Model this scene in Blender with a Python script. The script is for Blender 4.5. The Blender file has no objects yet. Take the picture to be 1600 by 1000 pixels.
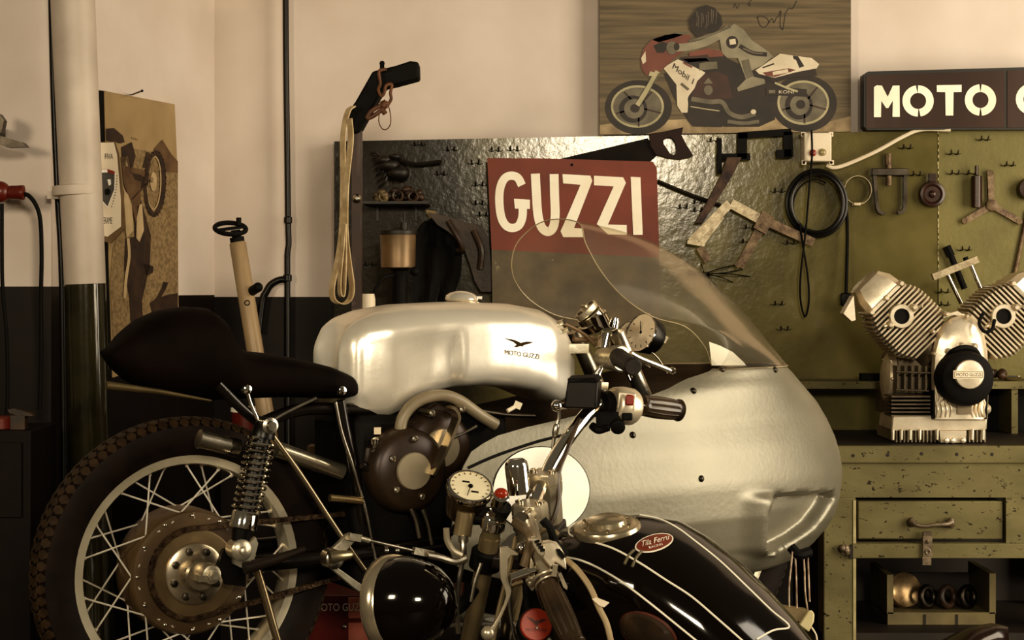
import bpy, bmesh, math, random
from mathutils import Vector, Matrix
from mathutils.bvhtree import BVHTree
random.seed(7)
C = bpy.context.scene.collection
V = Vector
# ---------------------------------------------------------------- camera model: level camera, horizon at y = 450 of 1000
F, HZ, CX, CH = 2800.0, 450.0, 800.0, 1.25
CAM = V((0, 0, CH))
def ray(px, py): return V(((px-CX)/F, 1.0, -(py-HZ)/F))
def P(px, py, Y): return CAM + ray(px, py)*Y
def proj(p): return (CX + F*p.x/p.y, HZ - F*(p.z-CH)/p.y)
class Frame:
    """u forward, v towards the viewer's side, w up"""
    def __init__(s, o, eu, ev, ew): s.o, s.eu, s.ev, s.ew = o, eu, ev, ew
    def W(s, u, v, w): return s.o + s.eu*u + s.ev*v + s.ew*w
    def at(s, px, py, v):
        d = ray(px, py); t = (v + (s.o-CAM).dot(s.ev))/d.dot(s.ev); return CAM + d*t
    def uw(s, px, py, v):
        p = s.at(px, py, v)-s.o; return p.dot(s.eu), p.dot(s.ew)
# ---------------------------------------------------------------- materials
def lin(c):
    return tuple((x/12.92 if x <= .04045 else ((x+.055)/1.055)**2.4) for x in (k/255 for k in c)) + (1,)
MATS = {}
def M(name, c1, c2=None, scale=8, rough=.5, metal=0, bump=0, bscale=None, detail=4, stretch=(1,1,1), spots=None, rvar=0, coat=0, lo=.35, hi=.65, spec=.5):
    if name in MATS: return MATS[name]
    m = bpy.data.materials.new(name); m.use_nodes = True; n = m.node_tree.nodes; l = m.node_tree.links
    b = n['Principled BSDF']; b.inputs['Roughness'].default_value = rough; b.inputs['Metallic'].default_value = metal
    b.inputs['Coat Weight'].default_value = coat; b.inputs['Coat Roughness'].default_value = .06; b.inputs['Specular IOR Level'].default_value = spec; b.inputs['Specular Tint'].default_value = (1,.88,.70,1) if metal < .25 else (1,1,1,1)
    tc = n.new('ShaderNodeTexCoord'); mp = n.new('ShaderNodeMapping'); mp.inputs['Scale'].default_value = stretch
    l.new(tc.outputs['Object'], mp.inputs['Vector'])
    nz = n.new('ShaderNodeTexNoise'); nz.inputs['Scale'].default_value = scale; nz.inputs['Detail'].default_value = detail
    l.new(mp.outputs[0], nz.inputs['Vector'])
    rp = n.new('ShaderNodeValToRGB'); rp.color_ramp.elements[0].position = lo; rp.color_ramp.elements[1].position = hi
    rp.color_ramp.elements[0].color = lin(c1); rp.color_ramp.elements[1].color = lin(c2 or tuple(min(255, int(k*1.12)) for k in c1))
    l.new(nz.outputs['Fac'], rp.inputs['Fac']); col = rp.outputs['Color']
    if spots:
        sc, th, cs = spots
        n2 = n.new('ShaderNodeTexNoise'); n2.inputs['Scale'].default_value = sc; n2.inputs['Detail'].default_value = 8; n2.inputs['Roughness'].default_value = .65
        l.new(mp.outputs[0], n2.inputs['Vector'])
        r2 = n.new('ShaderNodeValToRGB'); r2.color_ramp.elements[0].position = th; r2.color_ramp.elements[1].position = th+.03
        l.new(n2.outputs['Fac'], r2.inputs['Fac'])
        mx = n.new('ShaderNodeMixRGB'); l.new(r2.outputs['Color'], mx.inputs['Fac']); l.new(col, mx.inputs['Color1']); mx.inputs['Color2'].default_value = lin(cs); col = mx.outputs['Color']
    l.new(col, b.inputs['Base Color'])
    if rvar:
        mr = n.new('ShaderNodeMapRange'); mr.inputs['To Min'].default_value = max(.02, rough-rvar); mr.inputs['To Max'].default_value = rough+rvar
        l.new(nz.outputs['Fac'], mr.inputs['Value']); l.new(mr.outputs[0], b.inputs['Roughness'])
    if bump:
        n3 = n.new('ShaderNodeTexNoise'); n3.inputs['Scale'].default_value = bscale or scale*4; n3.inputs['Detail'].default_value = 3
        l.new(mp.outputs[0], n3.inputs['Vector'])
        bp = n.new('ShaderNodeBump'); bp.inputs['Strength'].default_value = bump; bp.inputs['Distance'].default_value = .004
        l.new(n3.outputs['Fac'], bp.inputs['Height']); l.new(bp.outputs[0], b.inputs['Normal'])
    MATS[name] = m; return m
def glass(name, tint, haze=.06):
    m = bpy.data.materials.new(name); m.use_nodes = True; n = m.node_tree.nodes; l = m.node_tree.links
    out = n['Material Output']; n.remove(n['Principled BSDF'])
    t = n.new('ShaderNodeBsdfTransparent'); t.inputs['Color'].default_value = tint
    d = n.new('ShaderNodeBsdfDiffuse'); d.inputs['Color'].default_value = (.8, .7, .52, 1)
    g = n.new('ShaderNodeBsdfGlossy'); g.inputs['Roughness'].default_value = .16; g.inputs['Color'].default_value = (1, .86, .66, 1)
    nz = n.new('ShaderNodeTexNoise'); nz.inputs['Scale'].default_value = 5
    mr = n.new('ShaderNodeMapRange'); mr.inputs['To Min'].default_value = haze*.4; mr.inputs['To Max'].default_value = haze*1.5
    l.new(nz.outputs['Fac'], mr.inputs['Value'])
    m1 = n.new('ShaderNodeMixShader'); l.new(mr.outputs[0], m1.inputs[0]); l.new(t.outputs[0], m1.inputs[1]); l.new(d.outputs[0], m1.inputs[2])
    lw = n.new('ShaderNodeLayerWeight'); lw.inputs['Blend'].default_value = .2
    mm = n.new('ShaderNodeMath'); mm.operation = 'MULTIPLY'; mm.inputs[1].default_value = .22; l.new(lw.outputs['Fresnel'], mm.inputs[0])
    m2 = n.new('ShaderNodeMixShader'); l.new(mm.outputs[0], m2.inputs[0]); l.new(m1.outputs[0], m2.inputs[1]); l.new(g.outputs[0], m2.inputs[2])
    l.new(m2.outputs[0], out.inputs[0]); return m
# ---------------------------------------------------------------- mesh builder
def perp(d):
    d = d.normalized(); a = V((0,0,1)) if abs(d.z) < .9 else V((1,0,0)); x = d.cross(a).normalized(); return x, d.cross(x).normalized()
def catmull(pts, n=6, closed=False):
    pts = [V(p) for p in pts]; k = len(pts)
    if k < 3: return pts
    out = []; rng = k if closed else k-1
    for i in range(rng):
        p1, p2 = pts[i], pts[(i+1) % k]
        p0 = pts[i-1] if (i or closed) else p1*2-p2
        p3 = pts[(i+2) % k] if (closed or i+2 < k) else p2*2-p1
        for j in range(n):
            t = j/n; out.append(.5*((2*p1)+(p2-p0)*t+(2*p0-5*p1+4*p2-p3)*t*t+(3*p1-p0-3*p2+p3)*t**3))
    if not closed: out.append(pts[-1])
    return out
class MB:
    def __init__(s, *mats): s.b = bmesh.new(); s.mats = list(mats); s.mi = 0; s.off = []
    def use(s, m):
        if m not in s.mats: s.mats.append(m)
        s.mi = s.mats.index(m); return s
    def face(s, vs):
        try: f = s.b.faces.new(vs); f.material_index = s.mi; f.smooth = True; return f
        except ValueError: return None
    def vs(s, pts): return [s.b.verts.new(p) for p in pts]
    def poly(s, pts): s.face(s.vs(pts)); return s
    def ngon(s, pts):                         # concave-safe flat polygon
        from mathutils.geometry import tessellate_polygon
        v = s.vs(pts)
        for t in tessellate_polygon([[V(p) for p in pts]]): s.face([v[i] for i in t])
        return s
    def box(s, c, size, rot=None):
        c = V(c); R = rot or Matrix.Identity(3); x, y, z = (k/2 for k in size)
        v = s.vs([c + R @ V((a*x, b*y, d*z)) for a in (-1,1) for b in (-1,1) for d in (-1,1)])
        for q in ((0,1,3,2),(4,6,7,5),(0,4,5,1),(2,3,7,6),(0,2,6,4),(1,5,7,3)): s.face([v[i] for i in q])
        return s
    def bar(s, p0, p1, w, t, up=None):        # rectangular bar from p0 to p1, width w along side, t along up
        p0, p1 = V(p0), V(p1); d = (p1-p0); L = d.length; d.normalize()
        up = V(up) if up is not None else V((0,-1,0)); sd = d.cross(up).normalized(); up = sd.cross(d).normalized()
        R = Matrix((d, sd, up)).transposed(); return s.box((p0+p1)/2, (L, w, t), R)
    def ring(s, c, x, y, r, n, ry=None): return s.vs([c + x*(r*math.cos(2*math.pi*i/n)) + y*((ry or r)*math.sin(2*math.pi*i/n)) for i in range(n)])
    def skin(s, a, b, closed=True):
        n = len(a)
        for i in range(n if closed else n-1): s.face([a[i], a[(i+1) % n], b[(i+1) % n], b[i]])
    def cyl(s, p0, p1, r0, r1=None, n=16, caps=True):
        p0, p1 = V(p0), V(p1); x, y = perp(p1-p0); r1 = r0 if r1 is None else r1
        a, b = s.ring(p0, x, y, r0, n), s.ring(p1, x, y, max(r1, 1e-5), n); s.skin(a, b)
        if caps: s.face(a[::-1]); s.face(b)
        return s
    def lathe(s, o, ax, prof, n=32, caps=True):   # prof: (h along axis, r)
        o, ax = V(o), V(ax).normalized(); x, y = perp(ax)
        rs = [s.ring(o+ax*h, x, y, max(r, 1e-5), n) for h, r in prof]
        for a, b in zip(rs, rs[1:]): s.skin(a, b)
        if caps: s.face(rs[0][::-1]); s.face(rs[-1])
        return s
    def tube(s, pts, r, n=8, closed=False, smooth=5, caps=True):
        pts = catmull(pts, smooth, closed) if smooth else [V(p) for p in pts]
        k = len(pts); rs = []; x = None
        for i, p in enumerate(pts):
            a = pts[i-1] if (i or closed) else p; b = pts[(i+1) % k] if (closed or i+1 < k) else p
            d = (b-a)
            if d.length < 1e-9: d = V((0,0,1))
            d.normalize()
            if x is None: x, y = perp(d)
            else:
                x = (x - d*x.dot(d)); x = x.normalized() if x.length > 1e-6 else perp(d)[0]; y = d.cross(x)
            rr = r(i/max(1, k-1)) if callable(r) else r
            rs.append(s.ring(p, x, y, rr, n))
        for a, b in zip(rs, rs[1:]): s.skin(a, b)
        if closed: s.skin(rs[-1], rs[0])
        elif caps: s.face(rs[0][::-1]); s.face(rs[-1])
        return s
    def strap(s, pts, wdir, w, t, smooth=5):   # flat ribbon of thickness t along a path
        pts = catmull(pts, smooth); wd = V(wdir).normalized()*(w/2); k = len(pts); rs = []
        for i, p in enumerate(pts):
            d = (pts[min(i+1, k-1)]-pts[max(i-1, 0)]).normalized(); nn = d.cross(wd).normalized()*(t/2)
            rs.append(s.vs([p-wd-nn, p+wd-nn, p+wd+nn, p-wd+nn]))
        for a, b in zip(rs, rs[1:]): s.skin(a, b)
        s.face(rs[0][::-1]); s.face(rs[-1]); return s
    def prism(s, pts, ext):
        from mathutils.geometry import tessellate_polygon
        pts = [V(p) for p in pts]; ext = V(ext); a = s.vs(pts); b = s.vs([p+ext for p in pts])
        for t in tessellate_polygon([pts]):
            s.face([a[i] for i in t]); s.face([b[i] for i in t[::-1]])
        s.skin(a, b); return s
    def sph(s, c, r, R=None, nu=16, nv=10):
        c = V(c); r = r if hasattr(r, '__len__') else (r, r, r); R = R or Matrix.Identity(3); rs = []
        for j in range(1, nv):
            t = math.pi*j/nv; rs.append(s.vs([c + R @ V((r[0]*math.sin(t)*math.cos(2*math.pi*i/nu), r[1]*math.sin(t)*math.sin(2*math.pi*i/nu), r[2]*math.cos(t))) for i in range(nu)]))
        for a, b in zip(rs, rs[1:]): s.skin(a, b)
        t, = s.vs([c + R @ V((0,0,r[2]))]); bt, = s.vs([c - R @ V((0,0,r[2]))])
        for i in range(nu): s.face([t, rs[0][(i+1) % nu], rs[0][i]]); s.face([bt, rs[-1][i], rs[-1][(i+1) % nu]])
        return s
    def torus(s, c, ax, R, r, n=32, m=10, squash=1, Ry=None):
        x, y = perp(V(ax)); c = V(c)
        return s.tube([c + x*(R*math.cos(2*math.pi*i/n)) + y*((Ry or R)*math.sin(2*math.pi*i/n)) for i in range(n)], r, m, True, 0)
    def loft(s, rings, closed=True, caps=True):
        rs = [s.vs(r) for r in rings]
        for a, b in zip(rs, rs[1:]): s.skin(a, b, closed)
        if caps: s.face(rs[0][::-1]); s.face(rs[-1])
        return s
    def stroke(s, pts, w, f, closed=False, smooth=4):   # 2-D ribbon; f maps (x, y) to 3-D
        pts = catmull([V((p[0], p[1], 0)) for p in pts], smooth, closed) if smooth else [V((p[0], p[1], 0)) for p in pts]
        k = len(pts); L = []; Rr = []
        for i, p in enumerate(pts):
            a = pts[i-1] if (i or closed) else p; b = pts[(i+1) % k] if (closed or i+1 < k) else p
            d = (b-a).normalized(); n = V((-d.y, d.x, 0))*(w/2); q = p+n; L.append(s.b.verts.new(f(q.x, q.y))); q = p-n; Rr.append(s.b.verts.new(f(q.x, q.y)))
        for i in range(k if closed else k-1): s.face([L[i], L[(i+1) % k], Rr[(i+1) % k], Rr[i]])
        return s
    def text(s, txt, f, depth=None):          # f maps font coords (height ~ .7) to 3-D
        for vs_, fs in [text_geo(txt)]:
            v = s.vs([f(x, y) for x, y in vs_])
            for q in fs: s.face([v[i] for i in q])
        return s
    def fix(s):
        bmesh.ops.recalc_face_normals(s.b, faces=s.b.faces[:]); return s
    def build(s, name, parent=None, angle=40, mats=None, recalc=True, solid=0, subdiv=0, bevel=0):
        if recalc: s.fix()
        me = bpy.data.meshes.new(name); xs = [v.co for v in s.b.verts]
        if parent is not None: o0 = origin(parent)
        else:
            o0 = V(((min(p.x for p in xs)+max(p.x for p in xs))/2, (min(p.y for p in xs)+max(p.y for p in xs))/2, min(p.z for p in xs)))
        bmesh.ops.translate(s.b, verts=s.b.verts[:], vec=-o0)
        ca = math.radians(angle)
        for e in s.b.edges:
            if len(e.link_faces) == 2 and e.calc_face_angle(0) > ca: e.smooth = False
        s.b.to_mesh(me); s.b.free()
        o = bpy.data.objects.new(name, me); C.objects.link(o)
        for m in (mats or s.mats): me.materials.append(m)
        if parent is not None: o.parent = parent
        else: o.location = o0
        if bevel:
            bv = o.modifiers.new('bevel', 'BEVEL'); bv.width = bevel; bv.segments = 2; bv.limit_method = 'ANGLE'; bv.angle_limit = .6
        if solid:
            sm = o.modifiers.new('solid', 'SOLIDIFY'); sm.thickness = solid; sm.offset = -1
        if subdiv:
            sb = o.modifiers.new('sub', 'SUBSURF'); sb.levels = sb.render_levels = subdiv
        return o
def origin(o):
    p = V(o.location)
    while o.parent: o = o.parent; p = p + V(o.location)
    return p
_tg = {}
def text_geo(txt):
    if txt not in _tg:
        cu = bpy.data.curves.new('lettering', 'FONT'); cu.body = txt; cu.resolution_u = 3
        ob = bpy.data.objects.new('lettering', cu); C.objects.link(ob); bpy.context.view_layer.update()
        me = bpy.data.meshes.new_from_object(ob.evaluated_get(bpy.context.evaluated_depsgraph_get()))
        _tg[txt] = ([(v.co.x, v.co.y) for v in me.vertices], [tuple(p.vertices) for p in me.polygons])
        bpy.data.objects.remove(ob); bpy.data.curves.remove(cu); bpy.data.meshes.remove(me)
    return _tg[txt]
def text_w(txt): return max(x for x, y in text_geo(txt)[0])
def tag(o, label=None, cat=None, group=None, kind=None):
    for k, v in (('label', label), ('category', cat), ('group', group), ('kind', kind)):
        if v: o[k] = v
    return o
def empty(name, loc, label, cat, group=None):
    o = bpy.data.objects.new(name, None); C.objects.link(o); o.location = loc; o.empty_display_size = .05
    return tag(o, label, cat, group)
def copy_tree(o, parent=None):
    c = o.copy(); C.objects.link(c); c.parent = parent
    for ch in list(o.children): copy_tree(ch, c)
    return c
def bvh_of(o):
    me = o.data; return BVHTree.FromPolygons([v.co + origin(o) for v in me.vertices], [tuple(p.vertices) for p in me.polygons])
def hit(bvh, px, py, off=.0015):
    loc, nor, _, _ = bvh.ray_cast(CAM, ray(px, py).normalized())
    if loc is None: return None, None
    if nor.dot(loc-CAM) > 0: nor = -nor
    return loc + nor*off, nor
def lerp(a, b, t): return a+(b-a)*t
def interp(tab, x):
    if x <= tab[0][0]: return tab[0][1]
    for (x0, y0), (x1, y1) in zip(tab, tab[1:]):
        if x <= x1: return lerp(y0, y1, (x-x0)/(x1-x0)) if x1 > x0 else y1
    return tab[-1][1]
def sm(t): t = max(0, min(1, t)); return t*t*(3-2*t)
def screw(mb, p, nrm, r=.005): mb.lathe(p, nrm, [(-.002, r), (r*.4, r), (r*.8, r*.65), (r*.9, r*.3)], 10)

# shared materials -------------------------------------------------------------
alu = M('brushed_aluminium', (164,150,122), (206,192,160), 9, .36, .8, .25, 60, rvar=.08)
chrome = M('chrome', (215,205,185), (235,226,206), 6, .08, 1)
steel = M('worn_steel', (150,138,118), (190,178,152), 20, .3, 1, .1)
dsteel = M('dark_steel', (58,50,40), (84,74,60), 20, .4, 1, .1)
black = M('black_paint', (7,5,3), (11,8,5), 20, .35, spec=.35)
blackm = M('matt_black', (7,5,3), (12,8,5), 30, .7, spec=.2)
rubber = M('rubber', (22,16,11), (34,25,18), 30, .6, 0, .2)
rust = M('rusty_iron', (44,26,14), (86,60,36), 30, .7, .3, .4)
brownm = M('brown_black', (14,7,4), (22,11,6), 18, .6, spec=.2)
redp = M('red_paint', (120,34,18), (140,44,24), 12, .35)
white = M('white_paint', (240,226,196), (250,238,212), 10, .5)
cream = M('cream_paint', (226,200,160), (238,216,178), 12, .5, 0, .1)
# ================================================================= SETTING
wallm = M('wall_plaster', (208,187,162), (220,200,176), 3, .75, 0, .12, 40, spots=(26, .73, (120,90,58)), spec=.2)
wains = M('wainscot_paint', (14,7,3), (22,12,5), 10, .5, spec=.2)
boardm = M('board_green', (98,88,42), (114,102,52), 5, .5, 0, .35, 55, spots=(60, .74, (30,24,10)), spec=.35)
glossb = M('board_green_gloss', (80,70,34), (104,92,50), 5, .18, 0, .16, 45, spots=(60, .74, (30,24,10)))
def wall(name, pts, z0, zs, z1):
    mb = MB(wains, wallm)
    for (a, b) in zip(pts, pts[1:]):
        k = max(1, int((V((b[0], b[1], 0))-V((a[0], a[1], 0))).length/.3))
        for za, zb, m in ((z0, zs, wains), (zs, z1, wallm)):
            mb.use(m); mb.poly([(a[0],a[1],za), (b[0],b[1],za), (b[0],b[1],zb), (a[0],a[1],zb)])
    return tag(mb.build(name, recalc=False), kind='structure')
ZS = 1.222
wall('wall_back', [(-.93,5.6), (3.2,5.6)], 0, ZS, 3.2)
wall('wall_left', [(-1.209,4.86), (-.93,5.6)], 0, ZS+.006, 3.2)
mb = MB(wains, wallm)
xr = (80-CX)/F*4.72
for za, zb, m in ((0, 1.254, wains), (1.254, 3.2, wallm)): mb.use(m).box((xr-1.0, 4.72+.14, (za+zb)/2), (2.0, .28, zb-za))
tag(mb.build('wall_pier'), kind='structure')
floorm = M('concrete_floor', (46,36,24), (66,52,34), 5, .6, 0, .2)
mb = MB(floorm); mb.poly([(-3.5,.4,0),(3.2,.4,0),(3.2,5.6,0),(-3.5,5.6,0)]); tag(mb.build('floor', recalc=False), kind='structure')

# ---- pipes
t = empty('drain_pipe', (P(140,700,4.62).x, 4.62, 0), 'thick cream wall pipe with glossy dark green lower half beside the dirt bike poster', 'pipe')
greenp = M('dark_green_gloss', (30,26,10), (44,38,17), 14, .14, 0, .05, coat=.5, spec=.7)
pipem = M('pipe_paint', (182,162,138), (198,178,152), 7, .5, 0, .2, 30, spots=(18, .70, (140,110,72)))
def lin_px(a, b, t): return P(lerp(a[0],b[0],t), lerp(a[1],b[1],t), 4.62)
top, mid, bot = P(111,-60,4.62), P(133,444,4.62), P(145,720,4.62)
bot2 = V((bot.x+.012, bot.y, 0)); r = 32/F*4.62
MB(pipem).cyl(mid, top, r, r*1.08, 40).build('upper_pipe', t)
MB(greenp).cyl(bot2, mid, r*1.0, r*1.01, 40).build('lower_pipe', t)
MB(pipem).lathe(P(121,305,4.62), (top-mid), [(-.002,r*1.0),(0,r*1.17),(.012,r*1.2),(.024,r*1.17),(.026,r*1.0)], 40).box(P(84,305,4.66), (.03,.02,.02)).build('collar', t)
tag(MB(black).tube([P(79,-60,4.7), P(84,150,4.7), P(90,300,4.7), P(97,445,4.7), P(100,800,4.7), V((P(100,900,4.7).x,4.7,0))], .0085, 10).build('conduit'), 'thin black conduit running down behind the thick cream wall pipe', 'conduit')
mb = MB(black); Y = 5.56
mb.tube([P(446,-60,Y), P(447,100,Y), P(449,250,Y), P(450,345,Y), P(451,380,Y), P(449,400,Y), P(449,470,Y), V((P(449,700,Y).x,Y,0))], .0095, 10)
mb.lathe(P(450,350,Y), (0,0,1), [(0,.009),(.004,.013),(.02,.013),(.024,.009)], 12)
mb.lathe(P(449,440,Y), (0,0,1), [(0,.009),(.003,.014),(.02,.014),(.023,.009)], 12)
mb.tube([P(449,438,Y), P(438,437,Y), P(424,444,Y), P(416,456,Y), P(410,470,Y), P(404,520,Y)], .011, 10)
tag(mb.build('gas_pipe'), 'thin black pipe with an elbow running down the cream back wall', 'pipe')

# ---- dirt bike poster on the slanted wall
LW = (V((-1.30,4.62,0)), V((-.93,5.6,0))); ld = (LW[1]-LW[0]).normalized(); ln = V((ld.y,-ld.x,0))
def LP(px, py, off=.012):
    d = ray(px, py); o = LW[0]+ln*off; return CAM + d*((o-CAM).dot(ln)/d.dot(ln))
pap = M('poster_paper', (150,122,80), (170,140,94), 6, .6); pap2 = M('poster_ground', (112,88,54), (152,124,82), 90, .6, detail=8, lo=.35, hi=.65)
pk = M('poster_dark', (38,22,12), (64,42,24), 20, .6); pmid = M('poster_mid', (84,58,34), (110,80,48), 20, .6); plt = M('poster_light', (172,144,100), (190,160,114), 20, .6)
mb = MB(pap, pap2, pk, pmid, plt, blackm)
mb.use(pap).prism([LP(163,142,.012), LP(273,163,.012), LP(277,255,.012), LP(279,480,.012), LP(278,560,.012), LP(176,590,.012), LP(170,400,.012)], -ln*.01)
mb.use(blackm).prism([LP(153,141,.010), LP(166,142,.010), LP(167,220,.010), LP(178,590,.010), LP(168,590,.010)], -ln*.009)
cr = lambda o: (lambda x, y: LP(140+x/5, 200+y/5, o))
L1, L2, L3 = cr(.0135), cr(.015), cr(.0165)
mb.use(pap2).ngon([L1(x,y) for x, y in ((340,160),(430,175),(520,190),(690,270),(690,1390),(690,1700),(190,1800),(160,1200),(180,950),(270,700))])
mb.use(pmid).ngon([L2(x,y) for x, y in ((505,165),(570,92),(640,205),(690,260),(690,350),(600,340))])
mb.use(pk).ngon([L2(x,y) for x, y in ((130,5),(190,0),(260,60),(275,110),(240,120),(200,110),(130,100))])
mb.ngon([L2(x,y) for x, y in ((250,150),(330,110),(360,220),(330,330),(430,350),(440,420),(390,520),(480,840),(470,1080),(410,1350),(420,1560),(330,1640),(310,1320),(270,1100),(280,860),(350,850),(350,740),(320,560),(280,470),(260,320))])
mb.use(pmid).ngon([L3(x,y) for x, y in ((250,230),(300,220),(320,330),(350,400),(400,420),(400,560),(360,740),(330,600),(270,440))])
mb.use(plt).ngon([L3(x,y) for x, y in ((250,240),(285,225),(300,300),(265,300))])
mb.ngon([L3(x,y) for x, y in ((370,610),(410,590),(425,800),(390,890),(365,860))])
mb.ngon([L3(x,y) for x, y in ((270,480),(300,520),(330,600),(345,800),(290,860),(270,700))])
mb.use(pmid); mb.stroke([(320,330),(400,345),(480,395)], 45, L3)
mb.use(pk).stroke([(430,310),(445,250),(460,190)], 26, L3)
cyc = lambda cx, cy, rx, ry, tilt=0, n=28: [(cx+rx*math.cos(2*math.pi*i/n)*1+tilt*math.sin(2*math.pi*i/n), cy+ry*math.sin(2*math.pi*i/n)) for i in range(n)]
mb.use(pk).stroke(cyc(512,435,70,240,-8), 32, L3, True, 0)
for i in range(30):
    a = 2*math.pi*i/30; x, y = 512+84*math.cos(a)-8*math.sin(a), 435+255*math.sin(a); mb.stroke([(x-6,y-5),(x+8,y+5)], 9, L3, False, 0)
mb.use(plt).stroke(cyc(505,430,52,205,-6), 9, L3, True, 0)
mb.ngon([L3(x,y) for x, y in cyc(500,420,26,75,0,16)])
mb.use(pk).stroke([(330,560),(400,480),(480,400)], 10, L3); mb.ngon([L3(x,y) for x, y in cyc(485,405,14,22,0,12)])
mb.ngon([L2(x,y) for x, y in ((420,1060),(500,1080),(495,1130),(440,1160))])
mb.ngon([L2(x,y) for x, y in ((490,1450),(470,1370),(520,1330),(560,1260),(580,1200),(615,1210),(590,1270),(560,1320),(620,1300),(690,1290),(690,1500))])
mb.use(plt).stroke([(300,860),(310,1000),(285,1180),(275,1330)], 22, L3); mb.use(pk)
for k in range(5): mb.stroke([(880*.0+595-k*22,330-k*0),(603-k*22,345)], 3, L3, False, 0)
for k, s in enumerate(('n','r','i','t')):
    mb.stroke([(205*1.6+k*14,70-k*-4),(332+k*14,86+k*4)], 3, L2, False, 0)
tag(mb.build('poster', recalc=False), 'tall faded sepia poster of a dirt bike on the left wall beside the thick pipe', 'poster')
# ---- shield pennant in front of it
mb = MB(M('pennant_cream', (226,204,166), (238,218,182), 8, .6), M('gilt_border', (96,70,36), (120,90,50), 20, .5), M('emblem_grey', (62,58,50), (78,72,62), 20, .6), redp, white, blackm)
Y = 4.9; Q = lambda o: (lambda x, y: P(140+x/5, 200+y/5, Y-o))
mb.use(mb.mats[1]).prism([Q(0)(x,y) for x, y in ((20,112),(195,105),(225,200),(262,560),(278,780),(165,900),(20,860))], (0,.012,0))
mb.use(mb.mats[0]).ngon([Q(.002)(x,y) for x, y in ((22,118),(190,112),(215,210),(245,560),(246,770),(140,850),(22,820))])
mb.use(white).ngon([Q(.0025)(x,y) for x, y in ((60,330),(140,318),(202,350),(200,480),(140,625),(60,540))])
mb.use(mb.mats[2]).ngon([Q(.003)(x,y) for x, y in ((60,350),(140,325),(196,352),(192,480),(140,612),(60,520))])
mb.use(redp).ngon([Q(.004)(x,y) for x, y in ((60,325),(140,320),(198,340),(195,362),(140,348),(60,352))])
mb.use(white).ngon([Q(.0045)(x,y) for x, y in ((90,325),(138,322),(140,346),(90,350))])
mb.ngon([Q(.004)(x,y) for x, y in ((138,402),(165,400),(168,440),(150,452))]); mb.use(blackm).ngon([Q(.0045)(x,y) for x, y in ((118,480),(150,470),(165,500),(150,525),(120,520))])
mb.text('FIVA', lambda x, y: Q(.003)(117+x*33, 243-y*62)); mb.text('ERAME', lambda x, y: Q(.003)(104+x*24, 748-y*75))
for k in range(12):
    a = k/11; mb.stroke([(213-4*a-38*a*a,370+240*a),(216-4*a-38*a*a,378+240*a)], 6, Q(.003), False, 0)
tag(mb.build('pennant', recalc=False), 'cream shield-shaped pennant with dark crest half hidden by the thick pipe', 'pennant')
tag(MB(black).tube([LP(204,148,.0), LP(206,148,.03), LP(222,142,.09)], .0022, 6, smooth=0).sph(LP(222,142,.09), .004).build('nail'), 'long bent nail in the wall above the dirt bike poster', 'nail')

# ================================================================= TOOL BOARD
BY = 5.53
# shade mixed into the paint colour at the left end of the board
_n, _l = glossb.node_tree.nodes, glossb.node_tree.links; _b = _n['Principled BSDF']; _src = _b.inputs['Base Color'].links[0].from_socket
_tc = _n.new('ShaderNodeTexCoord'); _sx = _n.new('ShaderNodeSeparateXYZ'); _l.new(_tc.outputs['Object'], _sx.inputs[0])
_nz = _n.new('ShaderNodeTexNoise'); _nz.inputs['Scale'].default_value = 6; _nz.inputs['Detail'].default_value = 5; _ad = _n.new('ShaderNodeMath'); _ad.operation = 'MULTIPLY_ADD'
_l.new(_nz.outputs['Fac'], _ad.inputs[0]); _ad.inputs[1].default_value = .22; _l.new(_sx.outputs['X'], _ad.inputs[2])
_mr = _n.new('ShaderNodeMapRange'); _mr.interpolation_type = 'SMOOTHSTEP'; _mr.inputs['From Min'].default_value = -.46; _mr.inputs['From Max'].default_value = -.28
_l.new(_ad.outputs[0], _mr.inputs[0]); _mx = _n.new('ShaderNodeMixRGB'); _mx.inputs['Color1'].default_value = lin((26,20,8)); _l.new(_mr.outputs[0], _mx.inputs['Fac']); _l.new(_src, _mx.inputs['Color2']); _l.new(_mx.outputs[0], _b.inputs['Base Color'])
def board(name, pts, m, label):
    mb = MB(m); mb.prism([P(x, y, BY) for x, y in pts], (0, .069, 0)); return tag(mb.build(name), label, 'tool board')
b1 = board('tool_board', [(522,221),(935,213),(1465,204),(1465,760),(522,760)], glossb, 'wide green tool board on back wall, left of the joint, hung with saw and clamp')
board('tool_board', [(1466.5,204),(1800,199),(1800,760),(1466.5,760)], boardm, 'green tool board right of the vertical joint, under the dark lettered sign')
mb = MB(M('filler_cream', (150,130,84), (190,170,120), 60, .7))
for k in range(26):
    y = 208+k*9+random.uniform(-2,2); mb.box(P(1466+random.uniform(-.4,.4), y, BY-.001), (.0022+.002*random.random(), .002, random.uniform(.006,.016)))
tag(mb.build('joint_filler'), 'broken cream filler line in the joint between the green boards', 'filler', kind='stuff')
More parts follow.
